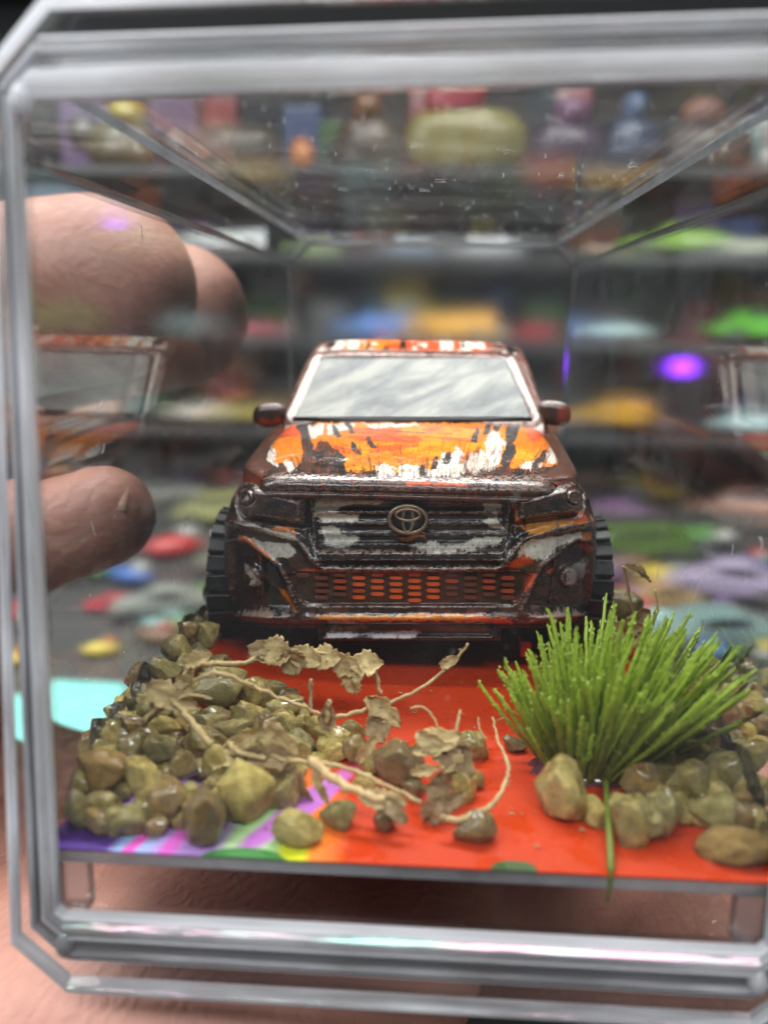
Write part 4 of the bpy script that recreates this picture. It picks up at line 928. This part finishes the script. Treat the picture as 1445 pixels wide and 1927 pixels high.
# long sprig that runs from the left heap across to the middle
sprig('dried_sprig', 'long pale dried sprig with a knotty end lying over the left gravel heap', 'dried sprig',
 [([pt(300, 1325, .95), pt(335, 1300, .95), pt(360, 1285, 1.0), pt(392, 1268, 1.05), pt(430, 1272, 1.1), pt(480, 1295, 1.15), pt(560, 1325, 1.2), pt(610, 1350, 1.25)], .032, .016),
  ([pt(318, 1312, .92), pt(345, 1340, .85), pt(370, 1372, .75), pt(398, 1400, .70)], .030, .036),
  ([pt(335, 1295, .95), pt(352, 1262, 1.1), pt(390, 1250, 1.25), pt(450, 1248, 1.4), pt(500, 1235, 1.5), pt(560, 1222, 1.6), pt(640, 1235, 1.7), pt(700, 1262, 1.7), pt(718, 1310, 1.65)], .030, .020),
  ([pt(352, 1308, .92), pt(375, 1310, .9), pt(400, 1316, .88)], .018, .008), ([pt(268, 1358, .8), pt(290, 1338, .85), pt(312, 1318, .92)], .020, .012)],
 [(pt(322, 1312, .9), (1, .1, -.4), (0, -.8, .5), .36, .20, .6), (pt(345, 1290, .95), (.5, 0, .8), (0, -1, .3), .26, .14, .8), (pt(372, 1242, 1.1), (1, 0, .3), (0, -.7, .6), .22, .13, .7), (pt(300, 1322, .9), (.3, 0, 1), (0, -1, .2), .22, .12, .8)])
sprig('dried_sprig', 'row of brown withered leaves on a stem under the front bumper', 'dried sprig',
 [([pt(455, 1250, 1.45), pt(520, 1232, 1.55), pt(600, 1228, 1.62), pt(690, 1245, 1.7)], .022, .018)],
 [(pt(487, 1222, 1.5), (1, 0, .1), (0, -.8, .6), .17, .15, .5, LEAFD), (pt(520, 1226, 1.5), (1, .1, -.2), (0, -1, .3), .23, .24, .5), (pt(548, 1248, 1.5), (.3, 0, -1), (0, -1, .2), .20, .22, .5, LEAFD), (pt(572, 1236, 1.55), (1, 0, -.3), (0, -1, .4), .26, .18, .7), (pt(612, 1238, 1.6), (1, 0, .1), (0, -.9, .5), .26, .20, .8), (pt(648, 1250, 1.62), (.8, 0, -.5), (0, -1, .2), .28, .22, .6), (pt(690, 1248, 1.65), (1, 0, .15), (0, -.8, .5), .24, .19, .7), (pt(662, 1282, 1.62), (.2, 0, -1), (0, -1, .1), .22, .17, .6), (pt(505, 1205+35, 1.5), (1, 0, 0), (0, -.6, .8), .3, .1, .8)])
sprig('dried_twig', 'thin dry twig rising to the right under the bumper with a broken tip', 'dried twig',
 [([pt(622, 1354, 1.25), pt(680, 1338, 1.3), pt(735, 1322, 1.32), pt(790, 1296, 1.35), pt(836, 1262, 1.4), pt(862, 1236, 1.4), pt(880, 1212, 1.4)], .023, .012),
  ([pt(616, 1360, 1.2), pt(618, 1335, 1.22), pt(620, 1318, 1.22)], .028, .02), ([pt(586, 1345, 1.3), pt(584, 1300, 1.35), pt(586, 1278, 1.35)], .022, .018, LEAFD)],
 [(pt(845, 1246, 1.38), (.9, 0, .5), (0, -1, .2), .15, .09, .8), (pt(722, 1338, 1.28), (.5, 0, -.4), (0, -1, .2), .32, .17, .5), (pt(710, 1372, 1.2), (.5, 0, -.8), (0, -1, .3), .20, .17, .8, LEAFD), (pt(616, 1348, 1.2), (.1, 0, 1), (0, -1, .1), .22, .12, .7, LEAFD), (pt(690, 1410, 1.0), (.5, 0, .8), (0, -1, .3), .26, .10, .7)])
sprig('dried_stalk', 'stout split straw coloured stalk lying over the stones in the middle', 'dried stalk',
 [([pt(585, 1436, .55), pt(625, 1462, .45), pt(680, 1494, .36), pt(738, 1512, .32)], .045, .035, m_dry('straw', (.62, .42, .20), (.74, .54, .29))),
  ([pt(480, 1402, .75), pt(530, 1428, .65), pt(580, 1434, .6), pt(640, 1442, .55), pt(700, 1466, .48), pt(790, 1510, .38)], .026, .018), ([pt(430, 1400, .75), pt(455, 1418, .7), pt(500, 1428, .65)], .028, .024)],
 [(pt(530, 1400, .7), (.6, 0, -.8), (0, -1, .4), .34, .18, .4, LEAF), (pt(720, 1505, .33), (1, 0, -.1), (0, -.8, .6), .30, .13, .5), (pt(455, 1395, .75), (.8, 0, .5), (0, -.9, .4), .34, .14, .9), (pt(505, 1425, .65), (1, 0, .1), (0, -.9, .4), .3, .24, .7, LEAFD), (pt(415, 1430, .7), (1, 0, -.1), (0, -.7, .7), .18, .13, .7), (pt(745, 1525, .28), (.5, 0, -.6), (0, -1, .3), .2, .12, .7, LEAFD), (pt(540, 1480, .6), (.7, 0, -.5), (0, -.8, .5), .40, .22, .8, LEAFD), (pt(603, 1480, .5), (.4, 0, -1), (0, -1, .3), .26, .08, .6)])
sprig('leaf_litter', 'crumpled clump of pale and grey withered leaves on the red print', 'leaf litter',
 [([pt(866, 1336, .95), pt(860, 1370, .88), pt(855, 1410, .82)], .010, .022), ([pt(772, 1334, 1.0), pt(792, 1330, 1.0), pt(812, 1345, .98), pt(828, 1378, .9)], .012, .008)],
 [(pt(822, 1398, .80), (1, .1, .3), (0, -.8, .6), .34, .18, .8), (pt(805, 1395, .76), (.7, 0, -.5), (0, -.9, .3), .18, .15, .8), (pt(838, 1420, .78), (.6, 0, -.6), (0, -.9, .3), .28, .2, .8, LEAF), (pt(862, 1438, .75), (.3, 0, 1), (0, -1, .1), .30, .22, .5, LEAFD), (pt(826, 1488, .55), (.15, 0, 1), (0, -1, .3), .28, .17, .7, LEAFD), (pt(815, 1525, .45), (.4, 0, .9), (0, -1, .5), .22, .15, .8, LEAFD), (pt(845, 1510, .5), (.7, 0, .5), (0, -1, .3), .22, .13, .6, LEAFD), (pt(800, 1450, .65), (.8, 0, .2), (0, -.9, .5), .2, .08, .9, LEAF)])
sprig('dried_tendril', 'thin curved brown tendril on the red print left of the grass', 'dried tendril',
 [([pt(832, 1542, .30), pt(865, 1543, .28), pt(900, 1530, .32), pt(932, 1508, .42), pt(952, 1470, .6), pt(956, 1440, .72), pt(940, 1400, .9), pt(926, 1350, 1.15)], .030, .009), ([pt(915, 1392, 1.0), pt(902, 1372, 1.05), pt(900, 1350, 1.1)], .010, .006)], [])
sprig('dried_flower', 'tiny tan dried flower head standing behind the grass tuft', 'dried flower',
 [([pt(1195, 1190, 3.0), pt(1190, 1150, 3.0), pt(1180, 1100, 3.0), pt(1172, 1066, 3.0)], .014, .02), ([pt(1222, 1190, 1.7), pt(1236, 1150, 1.7), pt(1232, 1108, 1.7)], .016, .009)],
 [(pt(1195, 1075, 2.95), (1, 0, -.5), (0, -1, .5), .22, .11, .8), (pt(1212, 1080, 2.95), (1, 0, -.9), (0, -.5, 1), .20, .07, .6), (pt(1185, 1190, 3.0), (1, 0, .2), (0, -1, .3), .35, .25, .9), (pt(1200, 1170, 3.0), (.6, 0, .6), (0, -1, .3), .3, .2, .9)])
# litter crumbs on the card
mb = MB()
for i in range(160):
    c = Vector((rnd.uniform(-1.9, 2.0), rnd.uniform(.15, 2.6), .006)); leaf = [c+Vector((rnd.gauss(0, .012), rnd.gauss(0, .012), rnd.uniform(0, .012))) for _ in range(4)]
    mb.add(leaf, [(0, 1, 2), (0, 2, 3)])
props(mb.build('crumbs', LEAFD), 'crumbs of broken leaf scattered on the printed card', 'crumbs', kind='stuff')
# ------------------------------------------------------------------ hand holding the case from below
def capsule_chain(mb, pts, rad, n=18):
    P_ = [Vector(p) for p in pts]
    sp = smoothpath(P_, 7); k = len(sp); R_ = np.interp(np.linspace(0, len(P_)-1, k), range(len(P_)), rad)
    mb.tube(sp, list(R_), n)
    for c, r in ((sp[0], R_[0]), (sp[-1], R_[-1])):
        bm = bmesh.new(); bmesh.ops.create_uvsphere(bm, u_segments=18, v_segments=12, radius=r*.995); mb.bm(bm, Matrix.Translation(c))
def blob(mb, c, s, rot=(0, 0, 0)):
    bm = bmesh.new(); bmesh.ops.create_uvsphere(bm, u_segments=28, v_segments=18, radius=1)
    mb.bm(bm, Matrix.Translation(c) @ Euler(rot).to_matrix().to_4x4() @ Matrix.Diagonal((*s, 1)))
hm = MB()
blob(hm, (-1.3, 2.6, -2.05), (2.2, 2.9, 1.10)); blob(hm, (-2.4, 1.3, -2.05), (1.4, 1.4, .95)); blob(hm, (.6, 3.9, -2.3), (2.2, 1.8, 1.05)); blob(hm, (-1.6, .95, -2.0), (1.9, 1.15, .95), (0, 0, .25)); blob(hm, (-2.6, 3.6, -2.6), (1.5, 2.6, .95))
tipR = at(340, 545, 4.5); tipM = at(432, 595, 6.35); tipP = at(262, 972, 2.9)
wallx = CX-WL-.14
tipR.x = wallx-.90; tipM.x = wallx-.72; tipP.x = wallx-.40
capsule_chain(hm, [(-2.5, 1.0, -2.3), (-4.2, 1.2, -2.1), (-4.8, 1.9, -.5), tipP+Vector((-1.0, -.3, -.45)), tipP], [.80, .66, .58, .52, .47])
capsule_chain(hm, [(-2.9, 2.6, -2.7), (-5.2, 2.9, -2.0), (-5.9, 3.4, .8), (-5.2, 4.0, 2.75), tipR+Vector((-1.4, -.15, -.26)), tipR], [.95, .90, .94, .98, 1.02, .96])
capsule_chain(hm, [(-3.0, 4.2, -2.8), (-5.4, 4.7, -2.0), (-6.0, 5.4, .8), (-5.0, 5.9, 2.6), tipM+Vector((-1.3, -.1, -.22)), tipM], [.95, .88, .90, .93, .94, .90])
capsule_chain(hm, [(-2.0, 5.0, -2.5), (-2.5, 6.0, -2.3), (-2.3, 6.9, -2.0), (-1.6, 7.4, -1.8), (-.7, 7.4, -1.62)], [.95, .82, .78, .72, .66])
capsule_chain(hm, [(1.2, 4.6, -2.2), (1.9, 5.8, -1.9), (1.7, 7.0, -1.75), (.9, 7.9, -1.72)], [1.05, .95, .85, .76])
capsule_chain(hm, [(.8, 4.0, -2.4), (3.4, 4.8, -3.4), (7.5, 6.0, -5.6)], [1.6, 1.75, 2.3], 24)
hme = mesh('hand', hm.V, hm.F, SKIN, True)
hand = link('hand', hme); props(hand, 'bare hand holding the case from below with fingertips pressed to its left wall', 'hand')
md = hand.modifiers.new('join', 'REMESH'); md.mode = 'VOXEL'; md.voxel_size = .085; md.use_smooth_shade = True
md = hand.modifiers.new('soften', 'SMOOTH'); md.factor = .6; md.iterations = 10
NAIL = m_plain('finger_nail', (.52, .30, .22), .35, coat=.3, var=.15)
for tip, r, L in ((tipR, .965, .62), (tipM, .905, .56), (tipP, .47, .34)):
    nx, ny = 9, 9; V = []
    for i in range(ny):
        for j in range(nx):
            a = (j/(nx-1)-.5)*1.5; u = i/(ny-1); rr = r*(1.0-.16*u*u+.0)
            V.append((-L*.55+u*L*1.35, math.sin(a)*rr*.95, math.cos(a)*rr*.93+.02))
    V += [(x, y, z-.05) for x, y, z in V]; F0 = gridF(ny, nx); k = nx*ny
    rim = list(range(nx))+[i*nx+nx-1 for i in range(1, ny)]+[(ny-1)*nx+j for j in range(nx-2, -1, -1)]+[i*nx for i in range(ny-2, 0, -1)]
    F = [f[::-1] for f in F0]+[tuple(i+k for i in f) for f in F0]+[(rim[i], rim[(i+1) % len(rim)], rim[(i+1) % len(rim)]+k, rim[i]+k) for i in range(len(rim))]
    o = link('nail', mesh('nail', V, F, NAIL), hand, loc=tip+Vector((.02, 0, -.055)), rot=(.35, -.02, .08))
# ------------------------------------------------------------------ table, cloth and shop shelves behind
TZ = -7.0
tb = MB().box((-60, 6.5, TZ-1.2), (60, 47, TZ)).build('table', m_plain('grey_table', (.065, .065, .063), .35, var=.5, nscale=.25)); props(tb, 'grey table top far below the case in front of the shelves', 'table')
fl = MB().add([(-150, -60, -70), (150, -60, -70), (150, 120, -70), (-150, 120, -70)], [(0, 1, 2, 3)]).build('floor', m_plain('shop_floor', (.02, .02, .022), .5)); fl['kind'] = 'structure'
def sheet(name, pts, z, mat, th=.05):
    n = len(pts); return MB().add([(x, y, zz) for zz in (z, z+th) for x, y in pts], [tuple(range(n-1, -1, -1)), tuple(range(n, 2*n))]+[(i, (i+1) % n, n+(i+1) % n, n+i) for i in range(n)]).build(name, mat)
def tg(px, py): g = ground(px, py, TZ); return (g.x, g.y)
TEAL = m_plain('teal_cloth', (.20, .56, .52), .7, var=.12, nscale=.8)
props(sheet('cloth', [tg(-60, 1760), tg(-120, 1420), tg(96, 1283), tg(236, 1290), tg(240, 1500), tg(330, 1655), tg(300, 1760)], TZ+.004, TEAL), 'folded teal cloth lying on the table left of the case', 'cloth')
props(sheet('paper', [tg(180, 1730), tg(190, 1672), tg(340, 1668), tg(360, 1730)], TZ+.08, m_plain('white_paper', (.72, .71, .66), .7, var=.06), .02), 'scrap of white paper on the teal cloth under the case', 'paper')
SY = 42.0                                       # front of the shelves
def zrow(py): return at(820, py, SY).z
shelf = empty('display_shelf', (0, SY, -20), label='black display shelving full of toy cars far behind the case', cat='shelving')
SM = m_plain('dark_shelf', (.035, .036, .038), .5, var=.4, nscale=.3); SB = m_plain('grey_board', (.04, .042, .043), .45, var=.4, nscale=.4)
SO = Vector((0, SY, -20))
MB().box((-60, SY+9, -70), (60, SY+9.6, 45)).build('backboard', SM, shelf, loc=-SO)
rows = [-140, 318, 480, 640, 812, 985]
for py in rows:
    z = zrow(py)+.25; MB().box((-60, SY-.8, z-.7), (60, SY+8.99, z-.25), .05).build('shelf_board', SB if py in (480, 640, 318) else SM, shelf, loc=-SO)
for x in (-44, 33.5): MB().box((x, SY-.79, -69.9), (x+1.2, SY+8.98, 44)).build('upright', SM, shelf, loc=-SO)
CP = {}
def cpaint(c, rough=.22):
    if c not in CP: CP[c] = m_plain('toy_enamel', c, rough, coat=.5, var=.12)
    return CP[c]
DG = m_plain('toy_window', (.02, .025, .03), .1); TW = m_plain('toy_tyre', (.012, .012, .012), .5); HUB = m_plain('toy_hub', (.5, .5, .5), .3, metal=.7)
wheelm = MB().lathe([(-.16, .12), (-.16, .30), (-.10, .36), (.10, .36), (.16, .30), (.16, .12)], 18); WHM = mesh('wheel', wheelm.V, wheelm.F, TW)
hubm = MB().lathe([(-.165, 0), (-.165, .13), (-.12, .2), (.12, .2), (.165, .13), (.165, 0)], 14); HBM = mesh('hub', hubm.V, hubm.F, HUB)
def car_mesh(L, H, W, kind):
    k = {'sport': [(0, .30), (.02, .52), (.30, .62), (.44, .98), (.68, 1.0), (.90, .66), (1, .62), (1, .28)], 'van': [(0, .3), (.02, .55), (.16, .66), (.26, 1), (.97, 1.0), (1, .9), (1, .28)], 'sedan': [(0, .3), (.01, .55), (.26, .64), (.38, 1), (.70, 1.0), (.82, .66), (.99, .62), (1, .28)]}[kind]
    n = len(k); mb = MB(); cols = (-1, -.86, .86, 1)
    V = [((x-.5)*L, s*W/2*(1-.20*max(0, z-.62)/.38), (z-.0)*H*(1 if abs(s) < .9 else .965)+(.0 if abs(s) < .9 else .01)) for s in cols for x, z in k]
    F = [(c*n+i, c*n+(i+1) % n, (c+1)*n+(i+1) % n, (c+1)*n+i) for c in range(3) for i in range(n)]+[tuple(range(n-1, -1, -1)), tuple(range(3*n, 4*n))]
    mb.add(V, F); gl = MB()
    roof = [i for i, p in enumerate(k) if p[1] > .97]; a = k[roof[0]-1]; b = k[roof[0]]; c = k[roof[-1]]; d = k[roof[-1]+1]
    lx = lambda p, q, t: ((p[0]+(q[0]-p[0])*t-.5)*L, (p[1]+(q[1]-p[1])*t)*H)
    for s in (-1, 1):
        yy = s*(W/2*.905+.02)
        q = [lx(a, b, .25), lx(a, b, .88), lx(c, d, .12), lx(c, d, .7)]; q[0] = (q[0][0]+.05*L, q[0][1]); q[1] = (q[1][0]+.03*L, q[1][1]); q[2] = (q[2][0]-.02*L, q[2][1]); q[3] = (q[3][0]-.04*L, max(q[0][1], q[3][1]))
        q4 = [(x, yy*(1 if z < .8*H else .965), z) for x, z in q]; gl.add(q4, [(0, 1, 2, 3) if s < 0 else (3, 2, 1, 0)])
    return mb, gl
def toy_car(px, py, wpx, c, label, kind='sedan', rz=0.0, y=None, z=None, hpx=None):
    yy = y or SY+1.6; p = at(px, py, yy)
    if z is not None: p.z = z
    L = wpx*(yy+4.4)/FPX; H = (hpx*(yy+4.4)/FPX) if hpx else L*.33; W = L*.42
    t = empty('toy_car', p, rz, label=label, cat='toy car', group='toy cars on the shelves')
    b, g = car_mesh(L, H, W, kind); b.build('body', cpaint(c), t); g.build('side_window', DG, t)
    for sx in (-.31, .31):
        for sy in (-1, 1):
            s = L*.24; o = link('wheel', WHM, t, loc=(sx*L, sy*W*.42, s*.36), rot=(0, 0, math.pi/2)); o.scale = (s, s, s)
            h = link('hub', HBM, o)
    return t
def box_thing(name, px, py, wpx, hpx, c, label, cat, dep=3.0, y=None, rz=0.0, stripe=None, z=None):
    yy = y or SY+1.2; p = at(px, py, yy); s = (yy+4.4)/FPX
    if z is not None: p.z = z
    t = empty(name, p, rz, label=label, cat=cat); w_, h_ = wpx*s, hpx*s
    MB().box((-w_/2, -dep/2, 0), (w_/2, dep/2, h_), min(w_, h_)*.06).build('carton', cpaint(c, .4), t)
    if stripe: MB().box((-w_/2*.9, -dep/2-.03, h_*stripe[1]), (w_/2*.9, -dep/2-.002, h_*stripe[2]), .01).build('label_panel', cpaint(stripe[0], .4), t)
    return t
R = rows
zr = {py: zrow(py) for py in rows}
C = toy_car
# row under the eye line: cars right behind the truck roof
for a in [(702, 150, (.10, .25, .62), 'blue toy car with red neighbour just above the truck roof', 'sport', .2), (742, 90, (.62, .03, .06), 'small crimson toy car beside the blue one', 'sedan', .5), (845, 160, (.75, .38, .05), 'amber toy van just above the truck roof', 'van', -.1), (945, 70, (.55, .50, .40), 'cream toy car right of the amber van', 'sedan', .9), (1000, 95, (.50, .04, .06), 'dark red toy car right of the cream one', 'sport', .3), (1150, 130, (.45, .62, .62), 'pale cyan toy car near the purple light', 'sedan', -.3), (1430, 190, (.12, .45, .04), 'leaf green toy van by the right wall', 'van', .1), (470, 90, (.40, .06, .10), 'maroon toy car behind the middle fingertip', 'sedan', .4), (250, 170, (.30, .28, .26), 'grey toy car hidden behind the fingers', 'van', 0.)]:
    C(a[0], 640, a[1], a[2], a[3], a[4], a[5], z=zr[640])
for a in [(1165, 235, (.60, .32, .02), 'yellow toy sports car right of the door mirror', 'sport', 0.), (1010, 120, (.50, .12, .02), 'rust red toy car behind the right pillar', 'sedan', .2), (1215, 80, (.45, .07, .02), 'dark orange toy car beside the yellow sports car', 'sedan', .5), (1400, 150, (.45, .62, .62), 'pale blue toy car under the green van', 'sedan', .0), (470, 150, (.32, .28, .07), 'olive toy car left of the truck cab', 'van', .2), (380, 140, (.55, .50, .42), 'beige toy car left of the olive one', 'sedan', -.2), (150, 170, (.35, .2, .15), 'brown toy car behind the reflection', 'van', 0.)]:
    C(a[0], 812, a[1], a[2], a[3], a[4], a[5], z=zr[812])
for a in [(1140, 130, (.06, .06, .25), 'navy toy car on the lowest shelf right of the bonnet', 'van', .1), (1150, 150, (.42, .22, .42), 'mauve toy car in front of the navy one', 'sport', 0.), (1385, 210, (.50, .26, .18), 'copper toy car on the lowest shelf at the right', 'sport', -.2), (480, 190, (.40, .36, .20), 'khaki toy car on the lowest shelf left of the bonnet', 'sedan', 0.), (310, 150, (.50, .50, .42), 'ivory toy car on the lowest shelf', 'van', .2), (1010, 90, (.10, .12, .10), 'black toy car behind the mirror', 'sedan', 0)]:
    C(a[0], 985, a[1], a[2], a[3], a[4], a[5], z=zr[985], y=SY+(.9 if 'mauve' in a[3] else 4.4 if 'navy' in a[3] else 2.2))
for a in [(425, 150, (.42, .44, .44), 'silver toy car on the shelf above the middle finger', 'van', .1), (590, 110, (.22, .30, .08), 'moss green toy car on the shelf behind the top edge', 'sedan', 0.), (760, 120, (.20, .28, .38), 'slate blue toy car on the shelf over the truck', 'sport', .3), (915, 130, (.50, .50, .52), 'white toy car on the shelf over the truck', 'sedan', -.2), (1260, 190, (.24, .42, .06), 'lime green toy car seen through the top right corner', 'sport', .2), (1120, 90, (.40, .28, .20), 'tan toy car beside the lime green one', 'sedan', .2), (1400, 120, (.36, .38, .30), 'grey green toy car on the shelf at the far right', 'van', 0)]:
    C(a[0], 480, a[1], a[2], a[3], a[4], a[5], z=zr[480])
BT = box_thing
def bag(px, wpx, hpx, c, label, head=None, py=318, k=1.0):
    yy = SY+1.4; p = at(px, py, yy); p.z = zr[py]; s = (yy+4.4)/FPX; w_, h_ = wpx*s/2, hpx*s
    t = empty('toy_bag', p, 0, label=label, cat='toy bag')
    def pillow(x, z, rx, rz, col_, nm):
        bm = bmesh.new(); bmesh.ops.create_uvsphere(bm, u_segments=24, v_segments=16, radius=1)
        for q_ in bm.verts:
            q_.co = Vector((x+rx*math.copysign(abs(q_.co.x)**.75, q_.co.x), 1.1*q_.co.y*(1-.3*abs(q_.co.x)), z+rz*math.copysign(abs(q_.co.z)**.8, q_.co.z)))+Vector((0, .25*mnoise.noise(q_.co*2.5+Vector((px, 0, 0))), 0))
        MB().bm(bm).build(nm, cpaint(col_, .4), t, True)
    pillow(0, h_*.36, w_, h_*.37, c, 'pouch')
    if head: pillow(w_*head[1], h_*.82, w_*.5, h_*.2, head[0], 'header_tag')
bag(875, 215, 150, (.20, .18, .055), 'mustard toy bag with a crimson header on the upper shelf', ((.26, .02, .045), -.2))  # upper bags: colours darkened in place of dimmer light
bag(1065, 130, 120, (.05, .03, .06), 'dark plum toy bag right of the mustard one', ((.16, .07, .13), .1))
bag(690, 110, 130, (.07, .045, .03), 'brown toy bag left of the mustard one', ((.16, .07, .03), 0))
bag(440, 170, 110, (.07, .06, .045), 'dull brown toy bag on the upper shelf behind the top edge')
bag(230, 130, 120, (.07, .065, .03), 'dark olive toy bag with a yellow tag at the upper left', ((.38, .32, .03), .2))
bag(1185, 90, 130, (.04, .06, .11), 'navy toy bag at the upper right', ((.08, .13, .22), 0))
bag(1330, 150, 120, (.08, .06, .05), 'black brown toy bag at the far upper right', ((.25, .12, .09), -.2))
BT('toy_box', 120, 480, 150, 120, (.10, .13, .16), 'steel blue toy box behind the top of the hand', 'toy box', z=zr[480], stripe=((.4, .08, .10), .2, .5))
# dense small stock on every shelf
PAL = [('dark', (.03, .03, .035)), ('dark', (.05, .045, .04)), ('red', (.45, .03, .03)), ('red', (.30, .05, .06)), ('yellow', (.55, .42, .05)), ('green', (.08, .22, .04)), ('white', (.62, .60, .55)), ('white', (.50, .50, .46)), ('blue', (.05, .12, .35)), ('orange', (.55, .18, .03)), ('purple', (.20, .10, .28)), ('grey', (.22, .22, .21)), ('brown', (.18, .10, .06)), ('cyan', (.25, .42, .42))]
ck = random.Random(21); SHN = {318: 'upper', 480: 'third', 640: 'middle', 812: 'lower', 985: 'lowest'}
for py, (lo, hi) in {318: (60, 170), 480: (50, 120), 640: (60, 140), 812: (60, 145), 985: (60, 145)}.items():
    px = -80+ck.uniform(0, 40)
    while px < 1560:
        wpx = ck.uniform(38, 95); cn, c = ck.choice(PAL); h_ = ck.uniform(lo, hi)
        if py == 318: cn, c = 'dark '+cn if cn != 'dark' else cn, tuple(x*.38 for x in c)  # upper stock darkened in colour to offset the lamp close by
        if ck.random() < .88:
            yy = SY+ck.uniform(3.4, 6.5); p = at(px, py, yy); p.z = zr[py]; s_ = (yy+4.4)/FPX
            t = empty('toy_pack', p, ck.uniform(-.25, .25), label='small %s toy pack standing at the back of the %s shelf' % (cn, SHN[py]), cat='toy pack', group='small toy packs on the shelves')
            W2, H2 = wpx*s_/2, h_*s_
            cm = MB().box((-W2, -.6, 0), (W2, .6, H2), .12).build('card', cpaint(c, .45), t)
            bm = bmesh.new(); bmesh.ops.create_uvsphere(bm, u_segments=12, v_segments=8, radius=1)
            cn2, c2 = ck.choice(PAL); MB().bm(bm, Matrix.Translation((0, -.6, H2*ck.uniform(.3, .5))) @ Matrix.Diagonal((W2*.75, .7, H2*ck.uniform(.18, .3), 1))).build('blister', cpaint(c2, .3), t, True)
        px += wpx*ck.uniform(.9, 1.3)
# purple status light on a black power box
lp = at(1288, 691, SY-.2); LE = NT('purple_led'); e = LE.n('ShaderNodeEmission'); e.inputs[0].default_value = (.25, .03, 1.0, 1); e.inputs[1].default_value = 9.0; LE.done(e.outputs[0])
pb = empty('power_box', (lp.x, SY+.5, zr[812]), label='black power box with a glowing purple status light on the shelf', cat='power box')
MB().box((-1.6, -.4, 0), (1.6, 2, lp.z-zr[812]+.9), .1).build('housing', BLACK, pb)
bm = bmesh.new(); bmesh.ops.create_uvsphere(bm, u_segments=20, v_segments=12, radius=.52); MB().bm(bm).build('status_light', LE.done(e.outputs[0]), pb, True, loc=(0, -.42, lp.z-zr[812]))
# things on the table between the case and the shelves
def tcar(px, py, wpx, c, label, kind, rz=0.): g = ground(px, py, TZ); C(px, py, wpx, c, label, kind, rz, y=g.y, z=TZ)
tcar(1190, 1050, 190, (.10, .17, .03), 'dark green toy car on the table right of the truck', 'van', .1)
tcar(1360, 1125, 230, (.36, .30, .42), 'lavender toy car on the table at the right', 'sport', -.25)
tcar(1330, 1225, 260, (.16, .24, .23), 'grey teal toy car on the table near the grass', 'sedan', .15)
tcar(1230, 1150, 170, (.36, .24, .10), 'tan toy car on the table behind the dried flower', 'sport', .1)
tcar(420, 985, 180, (.38, .38, .16), 'pale olive toy car on the table left of the headlight', 'van', .1)
tcar(300, 1160, 190, (.26, .27, .24), 'stone grey toy car on the table left of the tyre', 'sport', .3)
tcar(440, 1075, 150, (.20, .20, .15), 'dim grey toy car on the table by the left wing', 'sedan', .4)
tcar(130, 905, 110, (.62, .04, .05), 'red toy car on the table above the little finger', 'sedan', .2)
tcar(215, 895, 90, (.06, .14, .55), 'bright blue toy car on the table above the little finger', 'sedan', .6)
tcar(210, 1150, 100, (.5, .04, .06), 'cherry red toy car on the table below the little finger', 'sedan', .3)
tcar(760, 1900, 150, (.20, .30, .50), 'pale blue toy car on the table under the case', 'sedan', .2)
tk = random.Random(5)
for i in range(34):
    px = tk.choice((tk.uniform(90, 420), tk.uniform(1130, 1440))); py = tk.uniform(1010, 1250); g = ground(px, py, TZ); cn, c = tk.choice(PAL)
    t = empty('toy_figure', g, tk.uniform(0, 6.3), label='small blurred %s toy lying on the table behind the case' % cn, cat='toy', group='small toys on the table')
    s_ = (g.y+4.4)/FPX*tk.uniform(28, 60); bm = bmesh.new(); bmesh.ops.create_uvsphere(bm, u_segments=14, v_segments=10, radius=1)
    MB().bm(bm, Matrix.Translation((0, 0, s_*.4)) @ Matrix.Diagonal((s_, s_*.5, s_*.4, 1))).build('body', cpaint(c), t, True)
    bm = bmesh.new(); bmesh.ops.create_uvsphere(bm, u_segments=12, v_segments=8, radius=s_*.28); cn, c = tk.choice(PAL); MB().bm(bm, Matrix.Translation((s_*.5, 0, s_*.8))).build('head', cpaint(c), t, True)
# ------------------------------------------------------------------ dust and lint on the acrylic
m = NT('dust'); DU = m.done(m.princ(Base_Color=(.8, .8, .78), Roughness=.9))
mb = MB(); ds = random.Random(3)
def fleck(c, u, w_, s):
    k = ds.randint(3, 5); a0 = ds.uniform(0, 6.28)
    if ds.random() < .22:                        # a curled fibre
        pts = [c]; a = a0
        for i in range(5): a += ds.gauss(0, .5); pts.append(pts[-1]+(u*math.cos(a)+w_*math.sin(a))*s*1.2)
        mb.tube(pts, s*.12, 4)
    else:
        n = u.cross(w_)*s*.15
        P_ = [c+(u*math.cos(a0+6.28*i/k)*ds.uniform(.3, 1)+w_*math.sin(a0+6.28*i/k)*ds.uniform(.3, .8))*s*.6 for i in range(k)]
        mb.add(P_+[c+n], [(i, (i+1) % k, k) for i in range(k)])
X_, Y_, Z_ = Vector((1, 0, 0)), Vector((0, 1, 0)), Vector((0, 0, 1))
for i in range(400): fleck(Vector((CX+ds.uniform(-1.85, 1.85), .3+8.5*ds.random()**1.1, ZT-.006)), X_, Y_*1.6, ds.choice((.006, .008, .010, .018)))
for i in range(170): fleck(Vector((CX+WL-.04-.0065*0-.10, ds.uniform(.4, 8.5), ds.uniform(0.2, 3.8))), Y_, Z_, ds.choice((.010, .014, .02)))
for i in range(110): fleck(Vector((CX-WL+.14, ds.uniform(.4, 8.5), ds.uniform(0.2, 3.8))), Y_, Z_, ds.choice((.010, .014, .02)))
for i in range(90): fleck(Vector((CX+ds.uniform(-1.9, 1.9), .06, ds.uniform(.4, 4.1))), X_, Z_, ds.choice((.006, .008, .012)))
props(mb.build('dust', DU), 'white dust flecks and lint clinging to the inside of the clear case', 'dust', kind='stuff')
